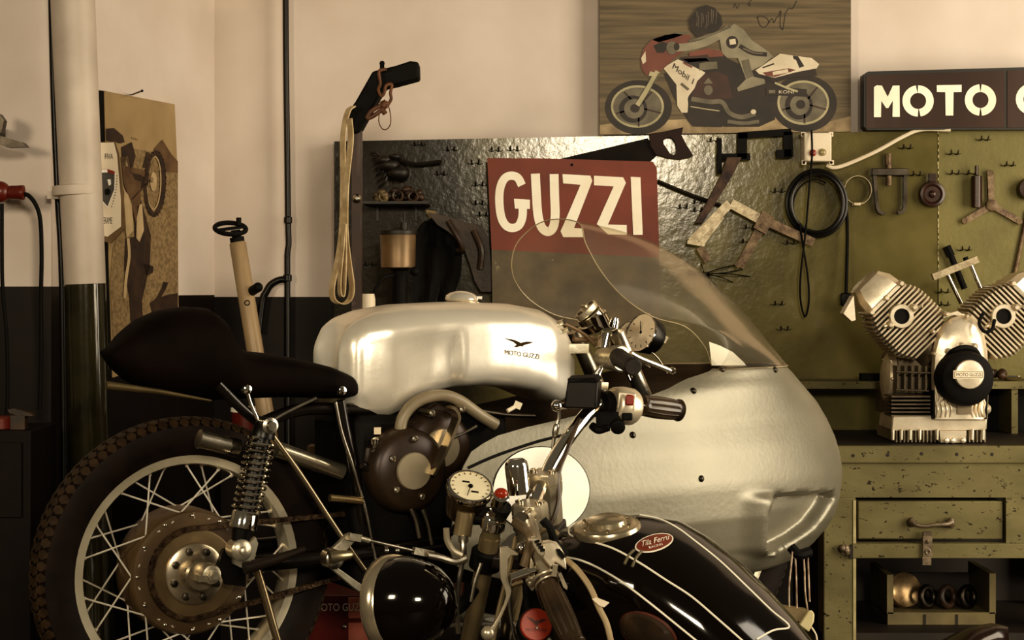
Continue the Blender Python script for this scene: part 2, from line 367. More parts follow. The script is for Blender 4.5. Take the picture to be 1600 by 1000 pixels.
# nail hooks
hk = [(1415,232),(1536,219),(1489,241),(1575,259),(1490,272),(1430,274),(1215,300),(1115,221),(1090,317),(1067,325),(1170,357),(1165,379),(1234,381),(654,227),(705,235),(774,236),(803,235),(743,256),(689,273),(749,290),(749,319),(755,337),(578,414),(1473,457),(1473,477),(1506,391),(1215,476),(1224,515),(1090,330),(1516,272)]
proto = None
for x, y in hk:
    if proto is None:
        mb = MB(dsteel); o = P(x, y, BY)
        for s in (-1, 1):
            q = o+V((s*.010,0,0)); mb.tube([q+V((0,.004,0)), q+V((0,-.022,.002)), q+V((s*.001,-.026,.012))], .0022, 6, smooth=2)
        mb.tube([o+V((-.024,-.002,.002)), o+V((-.01,-.004,-.002)), o+V((0,-.004,.003)), o+V((.01,-.004,-.002)), o+V((.024,-.002,.002))], .0009, 5)
        proto = mb.build('nail_hook'); ob = proto; base = V(ob.location)-o
    else:
        ob = proto.copy(); C.objects.link(ob); ob.location = P(x, y, BY)+base
    tag(ob, 'small bare double nail hook standing out of the green tool board', 'hook', 'nail hooks on the tool boards')

# ---- big painted signs
signred = M('sign_red', (100,38,18), (122,50,28), 6, .55, 0, .1, spots=(40, .72, (84,40,24)))
signbr = M('sign_brown', (62,48,26), (92,74,44), 12, .5, 0, .15, spots=(14, .66, (126,106,70)), detail=8)
letw = M('sign_letter', (238,218,180), (246,230,196), 10, .55, spots=(60, .74, (180,150,110)))
mb = MB(signred, signbr, letw, blackm); Y = 5.44
S = lambda o: (lambda x, y: P(750+x/4, 230+y/4, Y-o))
mb.use(signred).prism([S(0)(x,y) for x, y in ((45,68),(400,70),(1080,90),(1105,130),(1122,690),(72,640))], (0,.02,0))
mb.use(signbr).prism([S(0)(x,y) for x, y in ((72,640),(1122,690),(1130,1120),(80,1120))], (0,.02,0))
D = S(.0012); mb.use(letw)
mb.stroke([(262,238),(235,190),(190,178),(150,200),(125,262),(121,350),(134,440),(163,490),(202,505),(242,490),(264,440),(268,372)], 52, D)
mb.ngon([S(.0014)(x,y) for x, y in ((212,322),(312,328),(312,386),(218,384))])
mb.stroke([(346,165),(352,280),(362,420),(385,500),(425,528),(458,500),(470,420),(466,300),(463,168)], 56, D)
for z in (((515,168),(690,178),(702,210),(588,505),(645,508),(645,562),(520,562),(503,525),(528,470),(628,235),(520,226)), ((712,178),(895,188),(912,222),(800,483),(917,486),(918,548),(800,545),(730,480),(835,245),(712,238)), ((942,185),(1003,188),(1017,548),(958,548))):
    mb.ngon([D(x,y) for x, y in z])
mb.use(blackm).sph(S(.001)(575,110), .004); mb.cyl(S(0)(575,110)+V((0,.02,0)), S(0)(575,110)+V((0,.06,0)), .003)
tag(mb.build('painted_sign', recalc=False), 'red over brown painted sign reading GUZZI hung in front of the green board', 'sign')
signdk = M('sign_dark', (40,20,9), (58,30,14), 6, .3, 0, .1, stretch=(1,1,.3)); signblk = M('sign_black', (10,6,3), (18,10,6), 20, .4)
S = lambda o: (lambda x, y: P(1200+x/4, 80+y/4, 5.49-o))
mb = MB(signblk, signdk, letw)
out = [(600,145),(625,127),(1600,100),(1800,95),(1800,488),(1600,490),(620,492),(600,470)]
mb.use(signblk).prism([S(0)(x,y) for x, y in out], (0,.06,0))
mb.use(signdk).prism([S(.003)(x,y) for x, y in ((614,150),(1478,122),(1478,476),(614,480))], (0,.004,0)).prism([S(.003)(x,y) for x, y in ((1496,122),(1800,112),(1800,476),(1496,478))], (0,.004,0))
D = S(.005); mb.use(letw)
mb.ngon([D(x,y) for x, y in ((662,412),(662,225),(680,212),(712,215),(748,285),(780,215),(822,214),(824,410),(778,410),(780,310),(752,355),(738,355),(708,310),(706,412))])
def arc(cx, cy, r, a0, a1, n=20): return [(cx+r*math.cos(math.radians(lerp(a0,a1,i/n))), cy+r*math.sin(math.radians(lerp(a0,a1,i/n)))) for i in range(n+1)]
for cx, cy, g in ((938,311,-94), (1328,305,-90)):
    mb.stroke(arc(cx, cy, 74, g+3, g+176), 48, D, smooth=0); mb.stroke(arc(cx, cy, 74, g+184, g+357), 48, D, smooth=0)
mb.ngon([D(x,y) for x, y in ((1055,212),(1210,210),(1210,255),(1160,256),(1158,402),(1110,402),(1108,256),(1055,255))])
mb.stroke(arc(1646,300,74,30,330), 48, D, smooth=0)
mb.text('UZZI', lambda x, y: D(1760+x*210, 390-y*250))
tag(mb.build('box_sign', recalc=False), 'dark box sign with white letters MOTO standing on top of the green board', 'sign')

# ---- racing poster panel
pbg = M('poster_blur', (74,60,36), (112,92,60), 5, .5, stretch=(.6,1,14), detail=6); pgr = M('poster_floor', (120,98,64), (176,148,104), 16, .5, detail=8)
pr = M('poster_red', (98,48,32), (122,66,46), 8, .5); pw = M('poster_white', (196,176,140), (214,194,158), 20, .5); pd = M('poster_black', (22,13,8), (38,24,15), 20, .5)
pgy = M('poster_grey', (86,76,56), (112,100,76), 20, .5); psu = M('poster_suit', (110,100,76), (150,136,104), 12, .5, detail=8); pdr = M('poster_maroon', (44,22,14), (64,34,22), 20, .5); prm = M('poster_rim', (152,138,98), (176,160,118), 20, .5)
mb = MB(pbg, pgr, pr, pw, pd, pgy, psu, pdr, prm)
S = lambda o: (lambda x, y: P(900+x/3.636, y/3.636, 5.545-o*.0005))
mb.use(pbg).prism([S(0)(x,y) for x, y in ((135,-80),(1562,-80),(1562,748),(135,765))], (0,.02,0))
def pg(m, o, pts): mb.use(m).ngon([S(o)(x,y) for x, y in pts])
def st(m, o, w, pts, closed=False, smooth=4): mb.use(m).stroke(pts, w, S(o), closed, smooth)
pg(pgr, 1, ((135,710),(300,690),(560,680),(900,660),(1130,650),(1400,700),(1560,660),(1562,748),(135,765)))
ell = lambda cx, cy, rx, ry, n=36: [(cx+rx*math.cos(2*math.pi*i/n), cy+ry*math.sin(2*math.pi*i/n)) for i in range(n)]
for cx, cy, rx, ry in ((1297,588,186,162), (355,610,190,155)):
    pg(pd, 2, ell(cx,cy,rx,ry)); pg(pgy, 3, ell(cx-5,cy-5,rx*.78,ry*.76)); st(prm, 4, 13, ell(cx-6,cy-5,rx*.76,ry*.74), True, 0)
    pg(pd, 5, ell(cx-30,cy+10,rx*.42,ry*.5)); pg(pgy, 6, ell(cx-25,cy+8,rx*.3,ry*.36)); pg(pd, 7, ell(cx-20,cy+5,rx*.14,ry*.16))
    for k in range(5):
        a = 2*math.pi*k/5+.3; st(pdr, 5, 9, [(cx,cy),(cx+rx*.7*math.cos(a),cy+ry*.7*math.sin(a))], False, 0)
pg(pd, 4, ((500,420),(640,330),(840,320),(1000,400),(1110,420),(1150,470),(1130,680),(1040,720),(850,720),(640,690),(560,560)))
pg(pr, 6, ((368,330),(385,275),(425,230),(480,205),(560,190),(650,200),(655,260),(560,330),(520,370),(470,410),(400,430),(372,390)))
pg(pw, 7, ((370,330),(395,290),(398,350),(380,365)))
pg(pd, 7, ((440,260),(490,235),(530,250),(500,300),(460,300)))
pg(pgy, 6, ((430,225),(520,195),(600,180),(640,185),(560,215),(470,240)))
pg(pr, 6, ((640,300),(740,275),(830,290),(840,320),(650,330))); pg(pdr, 7, ((590,325),(750,310),(755,345),(640,355)))
pg(pw, 6, ((495,385),(580,335),(735,412),(690,480),(640,545),(635,560),(640,640),(600,640),(575,600),(570,480)))
pg(pd, 7, ((575,335),(740,330),(760,350),(650,365))); pg(pgy, 7, ((700,355),(800,350),(805,390),(700,400)))
pg(pdr, 7, ((655,550),(690,460),(730,420),(790,405),(860,430),(890,560),(660,565)))
pg(pgy, 8, ell(752,512,25,28,16)); pg(pgy, 8, ((725,475),(752,440),(778,475)))
pg(pd, 7, ((640,560),(830,590),(830,722),(665,718),(632,680))); st(prm, 8, 6, [(650,605),(740,620),(815,630)]); st(pgy, 8, 26, [(655,562),(760,578),(830,580),(870,640),(940,665),(1020,645)])
st(pgy, 8, 20, [(860,690),(950,700),(1040,690)]); pg(pw, 9, ell(1008,635,16,14,12))
pg(pw, 8, ((1020,400),(1100,345),(1160,305),(1340,330),(1382,365),(1368,388),(1250,410),(1130,442),(1040,420))); pg(pr, 9, ((1060,412),(1210,388),(1250,398),(1130,438),(1080,430)))
pg(pd, 9, ((1232,316),(1262,320),(1297,376),(1270,386),(1250,340),(1238,336))); st(pw, 10, 20, [(1118,418),(1205,402)]); st(pd, 9, 8, [(1060,385),(1125,362)])
pg(pd, 7, ((1060,430),(1360,392),(1370,430),(1230,440),(1120,470)))
st(pd, 8, 44, [(1080,520),(1200,522),(1310,528)]); st(prm, 9, 12, [(1130,470),(1200,500),(1260,520)])
mb.use(pw).text('KONI', lambda x, y: S(10)(1150+x*36, 531-y*26)); st(pgy, 10, 18, [(1095,521),(1132,521)])
mb.use(pd).text('Mobil 1', lambda x, y: S(9)(545+x*41+y*16, 385+x*33-y*44))
st(pr, 9, 10, [(610,355),(660,382)]); st(pgy, 9, 14, [(598,475),(640,510)])
pg(psu, 8, ((815,215),(850,160),(900,135),(950,165),(1000,230),(1090,290),(1120,320),(1060,370),(1000,400),(985,430),(1070,450),(1075,475),(990,500),(920,520),(915,500),(965,450),(940,380),(920,330),(860,330),(830,300)))
st(psu, 9, 44, [(565,272),(660,262),(760,230),(870,165)]); st(pgy, 10, 14, [(640,235),(760,200),(880,150)])
pg(pd, 10, ell(888,240,34,36,18)); pg(pw, 11, ((870,225),(905,220),(910,250),(875,255))); st(pd, 10, 24, [(930,260),(1000,300),(1085,310)]); st(pgy, 11, 8, [(950,275),(1010,300),(1060,305)])
pg(pgy, 10, ell(545,272,32,38,18)); pg(pd, 11, ell(572,265,16,22,12)); st(pgy, 9, 44, [(960,340),(975,400),(990,440)])
st(prm, 9, 30, [(350,600),(400,520),(465,405)]); st(pd, 10, 4, [(360,610),(410,530),(472,415)]); pg(prm, 10, ((420,405),(470,415),(465,440),(412,430)))
pg(pd, 12, ((650,170),(645,110),(690,45),(740,28),(790,45),(825,90),(832,140),(800,178),(740,190),(690,215)))
for k in range(14): st(pgy if k % 3 else pdr, 13, 3, [(670+k*10,70+random.uniform(-20,20)),(680+k*9,110),(675+k*9,150+random.uniform(-20,20))])
mb.use(pd)
st(pd, 3, 4, [(1030,95),(1045,140),(1070,155),(1095,130),(1085,105),(1050,90),(1030,100)]); st(pd, 3, 4, [(1095,130),(1115,105),(1125,130),(1140,100),(1150,95),(1165,60),(1160,140),(1175,170),(1182,130),(1190,80),(1200,60),(1215,45),(1230,50),(1255,5)])
st(pd, 3, 3, [(895,45),(905,20),(915,48),(930,25)]); st(pd, 3, 3, [(975,20),(990,35),(985,10),(1000,0)])
tag(mb.build('racing_poster', recalc=False), 'large worn panel picturing a racer on a racing motorcycle, standing on the green board', 'poster')
# ================================================================= TOOLS ON THE BOARD
T = lambda o: (lambda x, y: P(x, y, BY-o))
def one(mb, name, label, cat, group=None, **k): return tag(mb.build(name, **k), label, cat, group)
# saw
f = lambda o: (lambda x, y: P(980+x/4, 190+y/4, 5.508-o)); handm = M('saw_handle_wood', (26,10,6), (40,18,10), 14, .5, spec=.2)
t = empty('hand_saw', P(1040,247,5.40), 'hand saw with dark wooden handle, blade running behind the red sign', 'saw')
mb = MB(handm); oc = [(140,75),(230,62),(350,35),(340,85),(352,110),(380,160),(412,212),(395,222),(330,236),(250,226),(180,205),(145,150)]; n = len(oc)
ic = [(225+0,120),(240,105),(262,98),(285,105),(300,130),(306,150),(310,175),(305,200),(288,208),(268,200),(245,165),(228,140)]
A = mb.vs([f(0)(*p) for p in oc]); B = mb.vs([f(0)(*p) for p in ic]); A2 = mb.vs([f(-.022)(*p) for p in oc]); B2 = mb.vs([f(-.022)(*p) for p in ic])
mb.skin(A,B); mb.skin(A2,B2); mb.skin(A,A2); mb.skin(B,B2); mb.build('handle', t)
MB(M('blackened_blade', (14,9,5), (26,17,10), 20, .6, spec=.15)).prism([P(872,249,5.518), P(1012,216,5.518), P(1030,240,5.518), P(1005,262,5.518), P(860,262,5.518)], (0,.002,0)).build('blade', t)
# bracket of black bars
mb = MB(blackm); y0 = .05
def fb(a, b, w=12, o=.03, t_=.012): mb.bar(T(o)(*a), T(o)(*b), w/F*BY, t_)
fb((1153,212),(1236,206),10); fb((1160,208),(1159,248),15); fb((1172,245),(1120,246),11); fb((1124,216),(1124,272),7,.04); fb((1231,206),(1232,245),14); fb((1236,240),(1213,241),13)
one(mb, 'bar_bracket', 'black flat-bar bracket with two feet hanging from the board beneath the racing poster', 'bracket')
mb = MB(rust); mb.loft([[T(.045)(a,b)+V((s*w,k*.01,0)) for s, k in ((-1,-1),(1,-1),(1,1),(-1,1))] for a, b, w in ((1147,246,.022),(1135,275,.017),(1112,315,.014),(1092,348,.011))])
one(mb, 'wooden_stick', 'tapered brown wooden tool handle leaning behind the jaws of the spring compressor', 'handle')
one(MB(dsteel).tube([T(.02)(1027,283), T(.02)(1075,303), T(.02)(1126,321)], .006, 8), 'steel_rod', 'thin dark rod sloping down beside the right edge of the red sign', 'rod')
# spring compressor
t = empty('spring_compressor', T(.05)(1160,415), 'rusty valve-spring compressor with pale jaws and a sliding arm hanging on the green board', 'clamp')
pal = M('pale_steel', (142,122,88), (184,164,126), 40, .42, .5, .3); rst = M('rust_bar', (84,60,36), (128,104,70), 40, .55, .4, .4)
MB(pal).bar(T(.05)(1140,318), T(.05)(1080,378), .028, .008).cyl(T(.056)(1124,330), T(.04)(1124,330), .004).build('jaw', t)
MB(pal).bar(T(.03)(1128,338), T(.03)(1095,381), .018, .010).bar(T(.055)(1074,378), T(.055)(1098,382), .012, .006).cyl(T(.06)(1098,382), T(.04)(1098,382), .007).build('jaw', t)
MB(rst).bar(T(.04)(1093,386), T(.04)(1106,408), .024, .014).build('foot', t)
MB(pal).bar(T(.04)(1142,318), T(.04)(1188,343), .030, .012).build('bar', t)
MB(rst).bar(T(.04)(1186,341), T(.04)(1271,379), .027, .012).cyl(T(.05)(1266,377), T(.03)(1266,377), .006).build('beam', t)
MB(rst).bar(T(.046)(1200,335), T(.046)(1186,361), .042, .03).cyl(T(.064)(1192,353), T(.05)(1192,353), .008).build('slider', t)
MB(rst).bar(T(.04)(1185,362), T(.04)(1160,408), .027, .014).bar(T(.05)(1164,402), T(.05)(1150,416), .016, .01).bar(T(.04)(1166,400), T(.04)(1158,418), .016, .01).build('leg', t)
# hose coil with hanging cord
mb = MB(black); c = T(.02)(1275,318); k = BY/F
for dr, o in ((0,.0),(.006,-.012),(-.005,-.02)):
    mb.tube([c+V((math.cos(a)*(43*k+dr), o, math.sin(a)*(48*k+dr))) for a in [2*math.pi*i/24 for i in range(24)]], .0066, 8, True, 2)
mb.tube([c+V((math.cos(a)*34*k-.006, -.02, math.sin(a)*43*k-.012)) for a in [math.radians(d) for d in range(60,260,20)]], .003, 6)
one(mb, 'hose_coil', 'coil of black hose hung on the green board left of the wire ring', 'hose')
one(MB(blackm).tube([T(.075)(1268,204), T(.09)(1269,240), T(.065)(1266,275), T(.06)(1259,360), T(.06)(1251,430), T(.05)(1251,470), T(.05)(1258,495), T(.05)(1264,470), T(.05)(1262,430), T(.05)(1254,380), T(.05)(1250,350)], .0032, 7), 'cord', 'thin black cord looping down in front of the pale switch box', 'cord')
t = empty('plug_lead', T(.05)(1325,490), 'black lead with a block plug hanging beside the left engine cylinder', 'cable')
MB(blackm).tube([T(.004)(1312,282), T(.004)(1321,318), T(.03)(1324,360), T(.04)(1323,420), T(.05)(1322,460)], .0052, 8).build('lead', t)
MB(black).box(T(.05)(1322,468), (.036,.03,.04)).build('plug', t, bevel=.004)
# switch box
t = empty('switch_box', T(.07)(1277,257), 'pale square switch box with red button and lens on the green board', 'switch')
boxm = M('box_plastic', (206,184,148), (222,202,166), 8, .4)
mb = MB(boxm); mb.box(T(.035)(1275,231), (.084,.07,.088)); mb.build('case', t, bevel=.004)
for x, y in ((1255,210),(1298,210),(1299,254),(1256,254)): MB(boxm).box(T(.05)(x,y), (.014,.012,.014)).build('lug', t); MB(blackm).cyl(T(.0575)(x,y), T(.055)(x,y), .0042, n=10).build('screw_hole', t)
MB(redp).lathe(T(.071)(1270,239), (0,-1,0), [(-.001,.011),(.006,.010),(.009,.006)], 16).build('red_button', t)
MB(M('amber_lens', (120,104,60), (160,140,90), 10, .12)).lathe(T(.071)(1285,238), (0,-1,0), [(-.001,.011),(.004,.011),(.008,.006)], 16).build('lens', t)
one(MB(boxm).tube([T(.03)(1291,258), T(.03)(1303,262), T(.03)(1325,256), T(.03)(1370,236), T(.03)(1410,214), T(.03)(1440,202.5), T(.035)(1485,203)], .0062, 8), 'cable', 'cream cable curving from the pale switch box up to the dark letter sign', 'cable')
# hose clip
mb = MB(pal); c = T(.018)(1340,297); pts = [c+V((math.cos(a)*21*k, 0, math.sin(a)*22*k)) for a in [2*math.pi*i/20 for i in range(21)]]
mb.strap(pts, (0,1,0), .014, .0016, 2).box(T(.018)(1339,319), (.02,.018,.008)).cyl(T(.018)(1331,320), T(.018)(1350,317), .0036)
one(mb, 'hose_clip', 'thin round steel hose clip on a nail between hose coil and puller', 'clip')
# two-jaw puller
t = empty('jaw_puller', T(.05)(1390,333), 'dark two-jaw puller with central screw hanging right of the hose clip', 'puller')
MB(dsteel).box(T(.012)(1390,269), (.112,.026,.022)).build('crossbar', t, bevel=.002)
MB(rst).cyl(T(.012)(1389,290), T(.012)(1389,255), .0085).build('screw', t); MB(rst).cyl(T(.012)(1388,258), T(.012)(1388,240), .009, n=6).build('hexagon_head', t)
for a in (((1366,274),(1368,300),(1371,326),(1377,333),(1382,333)), ((1414,274),(1414,300),(1413,324),(1409,331),(1402,333))):
    MB(dsteel).strap([T(.012)(*p) for p in a], (0,1,0), .02, .010, 3).build('leg', t)
# round bell
t = empty('round_horn', T(.05)(1454,326), 'round dark horn with raised centre hanging across the board joint', 'horn')
brn = M('horn_brown', (40,20,12), (56,30,18), 14, .3)
MB(brn).lathe(T(.0)(1454,304), (0,-1,0), [(.0,.020),(.014,.036),(.022,.041),(.03,.038),(.032,.030),(.026,.024),(.026,.012),(.034,.010),(.038,.004)], 36).build('body', t)
MB(brn).box(T(.015)(1457,279), (.02,.02,.03)).build('lug', t)
one(MB(brn).lathe(T(.03)(1526,325), (0,0,1), [(0,.010),(.002,.0165),(.098,.0165),(.1,.008),(.102,.0055),(.13,.0055),(.131,.002)], 18), 'cylinder_drift', 'dark brown cylindrical drift with thin stem, left of the three-armed puller', 'drift')
mb = MB(rst); c = T(.008)(1549,321)
for x, y in ((1547,270),(1508,345),(1593,346)): mb.bar(c, T(.008)(x,y), .019, .012); mb.cyl(T(.018)(x,y), T(.001)(x,y), .0095)
mb.lathe(c+V((0,.008,0)), (0,-1,0), [(0,.018),(.02,.018),(.024,.01)], 16)
one(mb, 'spider_puller', 'rusty three-armed spider puller hanging near right edge of the board', 'puller')
one(MB(brn).lathe(T(.0)(1603,296), (0,-1,0), [(0,.02),(.02,.034),(.04,.03),(.042,.01)], 24), 'round_horn', 'dark round horn cut off by the right edge of the picture', 'horn')
one(MB(rst).cyl(T(.006)(1606,330), T(.006)(1582,446), .007), 'long_bar', 'long thin brown bar leaning on the board behind the right cylinder', 'bar')
mb = MB(dsteel)
for x, y, w in ((1172,432,0),(1145,441,0),(1130,461,0),(1152,414,0),(1160,421,1),(1110,446,0),(1078,424,1),(1120,452,0),(1095,410,1)):
    q = T(.03)(1100,428); mb.tube([q, (q+T(.03)(x,y))/2+V((0,-.02,.004-.008*w)), T(.001)(x,y)], .0017, 5)
for k2 in range(4): mb.tube([T(.03)(1076,422+k2*2), T(.04)(1090,426+k2), T(.03)(1108,426+k2*2)], .003, 6)
one(mb, 'wire_bundle', 'bundle of splayed thin dark wires below the spring compressor', 'wires')
mb = MB(blackm); mb.cyl(T(.02)(1482,390), T(.02)(1507,451), .0095); mb.cyl(T(.02)(1479,385), T(.02)(1486,400), .013, n=6)
one(mb, 'long_bolt', 'black long bolt hanging on the board behind the steel crossbar', 'bolt')
# left dark corner of the board
dk = M('greasy_dark', (12,8,4), (26,17,8), 14, .5); copp = M('dull_copper', (100,78,46), (128,100,64), 12, .42, .5)
mb = MB(dk)
for x, y, r in ((608,258,.034),(600,250,.028),(622,270,.036),(618,245,.02)): mb.sph(T(.05)(x,y), (r,.03,r*.7))
for k2 in range(7): mb.tube([T(.05)(610,256), T(.06)(590+k2*2,240+k2*7), T(.05)(580+k2*2,238+k2*9)], .004, 5)
mb.tube([T(.05)(625,250), T(.05)(650,256), T(.05)(690,252)], .006, 6)
one(mb, 'brush', 'black ragged brush with thin handle in the dark corner of the board', 'brush')
one(MB(dk).box(T(.07)(620,318), (.20,.14,.008)).bar(T(.01)(590,322), T(.01)(590,345), .008,.008).bar(T(.01)(650,322), T(.01)(650,345), .008,.008), 'small_shelf', 'small dark shelf on the left of the board holding scrap parts', 'shelf')
lump = M('scrap_brown', (30,18,9), (66,42,22), 24, .45)
spr = M('scrap_pale', (70,56,34), (120,98,62), 30, .4)
for i, (x, y, r, m, lb) in enumerate(((600,306,.022,spr,'pale oily scrap casting, leftmost on the small dark shelf'),(622,303,.026,lump,'brown scrap lump in the middle of the small dark shelf'),(646,302,.024,lump,'brown scrap lump at the right end of the small dark shelf'))):
    mb = MB(m); q = T(.08)(x, 317); 
    for j in range(7): mb.sph(q+V((random.uniform(-r,r), random.uniform(-.02,.02), r*.5+random.uniform(0,r*1.1))), (r*.6, r*.5, r*.45), Matrix.Rotation(random.random()*3,3,'Y'), 10, 6)
    mb.torus(q+V((0,-.02,r*.8)), (.2,-1,.1), r*.6, r*.16, 16, 6); one(mb, 'scrap_casting', lb, 'metal part')
# copper cup on its black stand
t = empty('oil_cup', V((P(622,420,5.25).x,5.25,0)), 'copper-coloured cylinder cup on a black stand in the dark board corner', 'oil cup')
k3 = 5.25/F; q = P(622,418,5.25)
MB(copp).lathe(q, (0,0,1), [(-.004,.03),(0,27*k3),(50*k3,28*k3),(52*k3,27*k3)], 36).build('cup', t)
MB(dk).lathe(P(622,364,5.25), (0,0,1), [(-.004,30*k3),(.006,30*k3),(.010,.02),(.016,.008)], 36).cyl(P(631,362,5.25), P(631,348,5.25), .012).cyl(P(632,350,5.25), P(632,330,5.25), .003).build('lid', t)
MB(blackm).lathe(V((q.x+.005,5.25,0)), (0,0,1), [(0,.13),(.02,.13),(.025,.03),(q.z-.01,.022),(q.z-.004,.03)], 20).sph(P(648,424,5.2), .014).build('stand', t)
MB(blackm).tube([P(615,430,5.22), P(600,434,5.2), P(588,450,5.2), P(582,470,5.2), P(580,500,5.2)], .006, 8).build('hose', t)
# leather glove
lea = M('dark_leather', (38,24,12), (58,38,20), 14, .5, 0, .3)
mb = MB(lea)
pts = [(668,332),(700,338),(728,348),(752,352),(764,372),(768,420),(768,456),(752,456),(742,440),(735,415),(722,380),(700,362),(684,352)]
mb.prism([T(.03)(x,y) for x, y in pts], (0,-.03,0)); mb.tube([T(.075)(700,345), T(.085)(716,372), T(.075)(722,388), T(.06)(716,392)], .009, 8); mb.tube([T(.07)(740,360), T(.08)(752,390), T(.07)(750,420)], .010, 8)
one(mb, 'leather_glove', 'dark leather mitt hanging beside the left edge of the red sign', 'glove', bevel=.006)
mb = MB(blackm); rows = []
ol = [(345,664,704),(352,656,712),(366,648,718),(385,643,721),(405,642,722),(430,644,720),(455,645,712),(480,646,702),(505,647,694),(525,650,690)]
for y, xa, xb in ol: rows.append([T(.008+.010*math.sin(j*1.3+y*.02)*math.sin(math.pi*j/10))(lerp(xa,xb,j/10), y) for j in range(11)])
mb.loft(rows, False, False); mb.sph(T(.009)(684,346), (.03,.012,.014)); cl_ = one(mb, 'black_cloth', 'black oily cloth hanging between the copper-coloured cup and the leather mitt', 'cloth', recalc=False)
one(MB(M('tan_card', (120,96,52), (142,116,68), 10, .6)).prism([T(-.002)(665,328), T(-.002)(680,330), T(-.002)(690,345), T(-.002)(684,352), T(-.002)(674,350)], (0,-.012,0)), 'tan_tag', 'small tan tag tucked beside the dark leather mitt', 'tag')

# ================================================================= STAND, STRAP, HANDWHEEL POST, LEFT EDGE
Y = 4.7
t = empty('lift_stand', V((P(556,400,Y).x,Y,0)), 'black upright stand with angled padded arm in front of the green board', 'stand')
g = lambda x, y: P(540+x/7.143, 80+y/7.143, Y-.04)
MB(blackm).prism([g(x,y) for x, y in ((60,915),(18,690),(110,560),(300,225),(365,208),(560,160),(720,108),(815,120),(820,300),(560,370),(440,395),(340,560),(150,900))], (0,.08,0)).build('arm', t, bevel=.006)
MB(M('stand_brown', (44,24,14), (60,34,20), 10, .4)).box(V((P(558,210,Y).x, Y, (P(0,205,Y).z+0)/2)), (.026,.03,P(0,205,Y).z)).box(V((P(558,0,Y).x, Y, .01)), (.16,.16,.02)).build('post', t)
MB(blackm).cyl(P(597,110,Y), P(597,98,Y), .006).sph(P(597,99,Y), .007).build('peg', t)
MB(steel).lathe(P(558,310,Y-.02), (0,-1,0), [(-.02,.010),(.004,.012),(.010,.008),(.014,.004)], 12).build('bolt', t)
rope = M('brown_rope', (72,40,20), (110,68,38), 30, .6)
mb = MB(rope)
for dx in (0, .006): mb.tube([P(600,108,Y-.06)+V((dx,0,0)), P(592,112,Y-.065), P(594,130,Y-.065), P(591,140,Y-.06), P(595,150,Y-.05), P(600,146,Y-.05), P(603,134,Y-.055), P(612,132,Y-.05), P(610,145,Y-.05), P(611,155,Y-.05), P(606,164,Y-.05)], .0042, 7)
mb.tube([P(607,160,Y-.05), P(596,172,Y-.05), P(582,182,Y-.05), P(574,184,Y-.05), P(580,174,Y-.05), P(594,165,Y-.05), P(603,158,Y-.05)], .006, 7)
mb.sph(P(600,164,Y-.05), (.012,.01,.012)).tube([P(598,172,Y-.05), P(602,178,Y-.05)], .007, 7)
one(mb, 'rope_bundle', 'brown knotted rope looped over the black stand arm', 'rope')
one(MB(rope).tube([P(594,158,Y-.06), P(593,175,Y-.06), P(592,190,Y-.06), P(597,201,Y-.06), P(604,202,Y-.06), P(610,194,Y-.06), P(610,178,Y-.06), P(606,162,Y-.06)], .0016, 6), 'wire_loop', 'thin wire loop dangling below the knotted rope', 'wire')
web = M('webbing', (170,142,98), (204,176,130), 30, .7, 0, .3)
mb = MB(web); Z = Y-.075
mb.strap([P(552,166,Z), P(543,176,Z), P(536,215,Z), P(536,290,Z), P(534,360,Z), P(527,410,Z), P(519,448,Z), P(521,468,Z), P(534,475,Z), P(546,468,Z), P(550,448,Z), P(545,410,Z), P(540,360,Z), P(541,290,Z-.02), P(548,220,Z-.02), P(546,185,Z-.02)], (.75,-.66,0), .019, .0035)
mb.strap([P(538,350,Z-.03), P(535,390,Z-.03), P(531,430,Z-.03), P(531,458,Z-.03), P(536,462,Z-.03), P(538,440,Z-.03), P(539,400,Z-.03), P(539,350,Z-.03)], (.5,-.86,0), .02, .003)
one(mb, 'webbing_strap', 'long beige webbing strap hanging in loops from the black stand', 'strap')
Y = 4.5; wood = M('pale_wood_tube', (142,116,80), (170,140,100), 5, .4, 0, .1, stretch=(4,4,1), spots=(50,.72,(60,36,18)))
a, b = P(371,378,Y), P(399,550,Y); d = (b-a).normalized(); e = a + d*((a.z-.03)/-d.z)
t = empty('handwheel_post', V((e.x, Y, 0)), 'leaning pale wooden tube topped by a black handwheel behind the seat', 'handwheel')
k = Y/F
MB(wood).lathe(a, d, [(0,11*k),(.004,13*k),(.5,13.5*k),((e-a).length,15*k)], 28).build('tube', t)
MB(blackm).torus(P(360,357,Y), (.12,-.42,1), 24*k, .0062, 32, 8).bar(P(338,360,Y), P(383,354,Y), .012,.008,(0,0,1)).cyl(a, a-d*.03, .012).cyl(a, a-d*.012, .018).cyl(P(373,352,Y-.02), P(373,340,Y-.02), .0065).build('handwheel', t)
MB(blackm).cyl(P(392,456,Y), P(403,449,Y-.05), .012).sph(P(403,449,Y-.05), .0125).build('side_knob', t)
mb = MB(blackm)
mb.torus(P(388,473,Y-.001)+V((0,-13.6*k,0)), (0,-1,0), .006, .0012, 14, 5); mb.build('stamp_ring', t)
MB(blackm).lathe(V((e.x,Y,0)), (0,0,1), [(0,.08),(.02,.08),(.03,.04),(.05,.03)], 24).build('base', t)
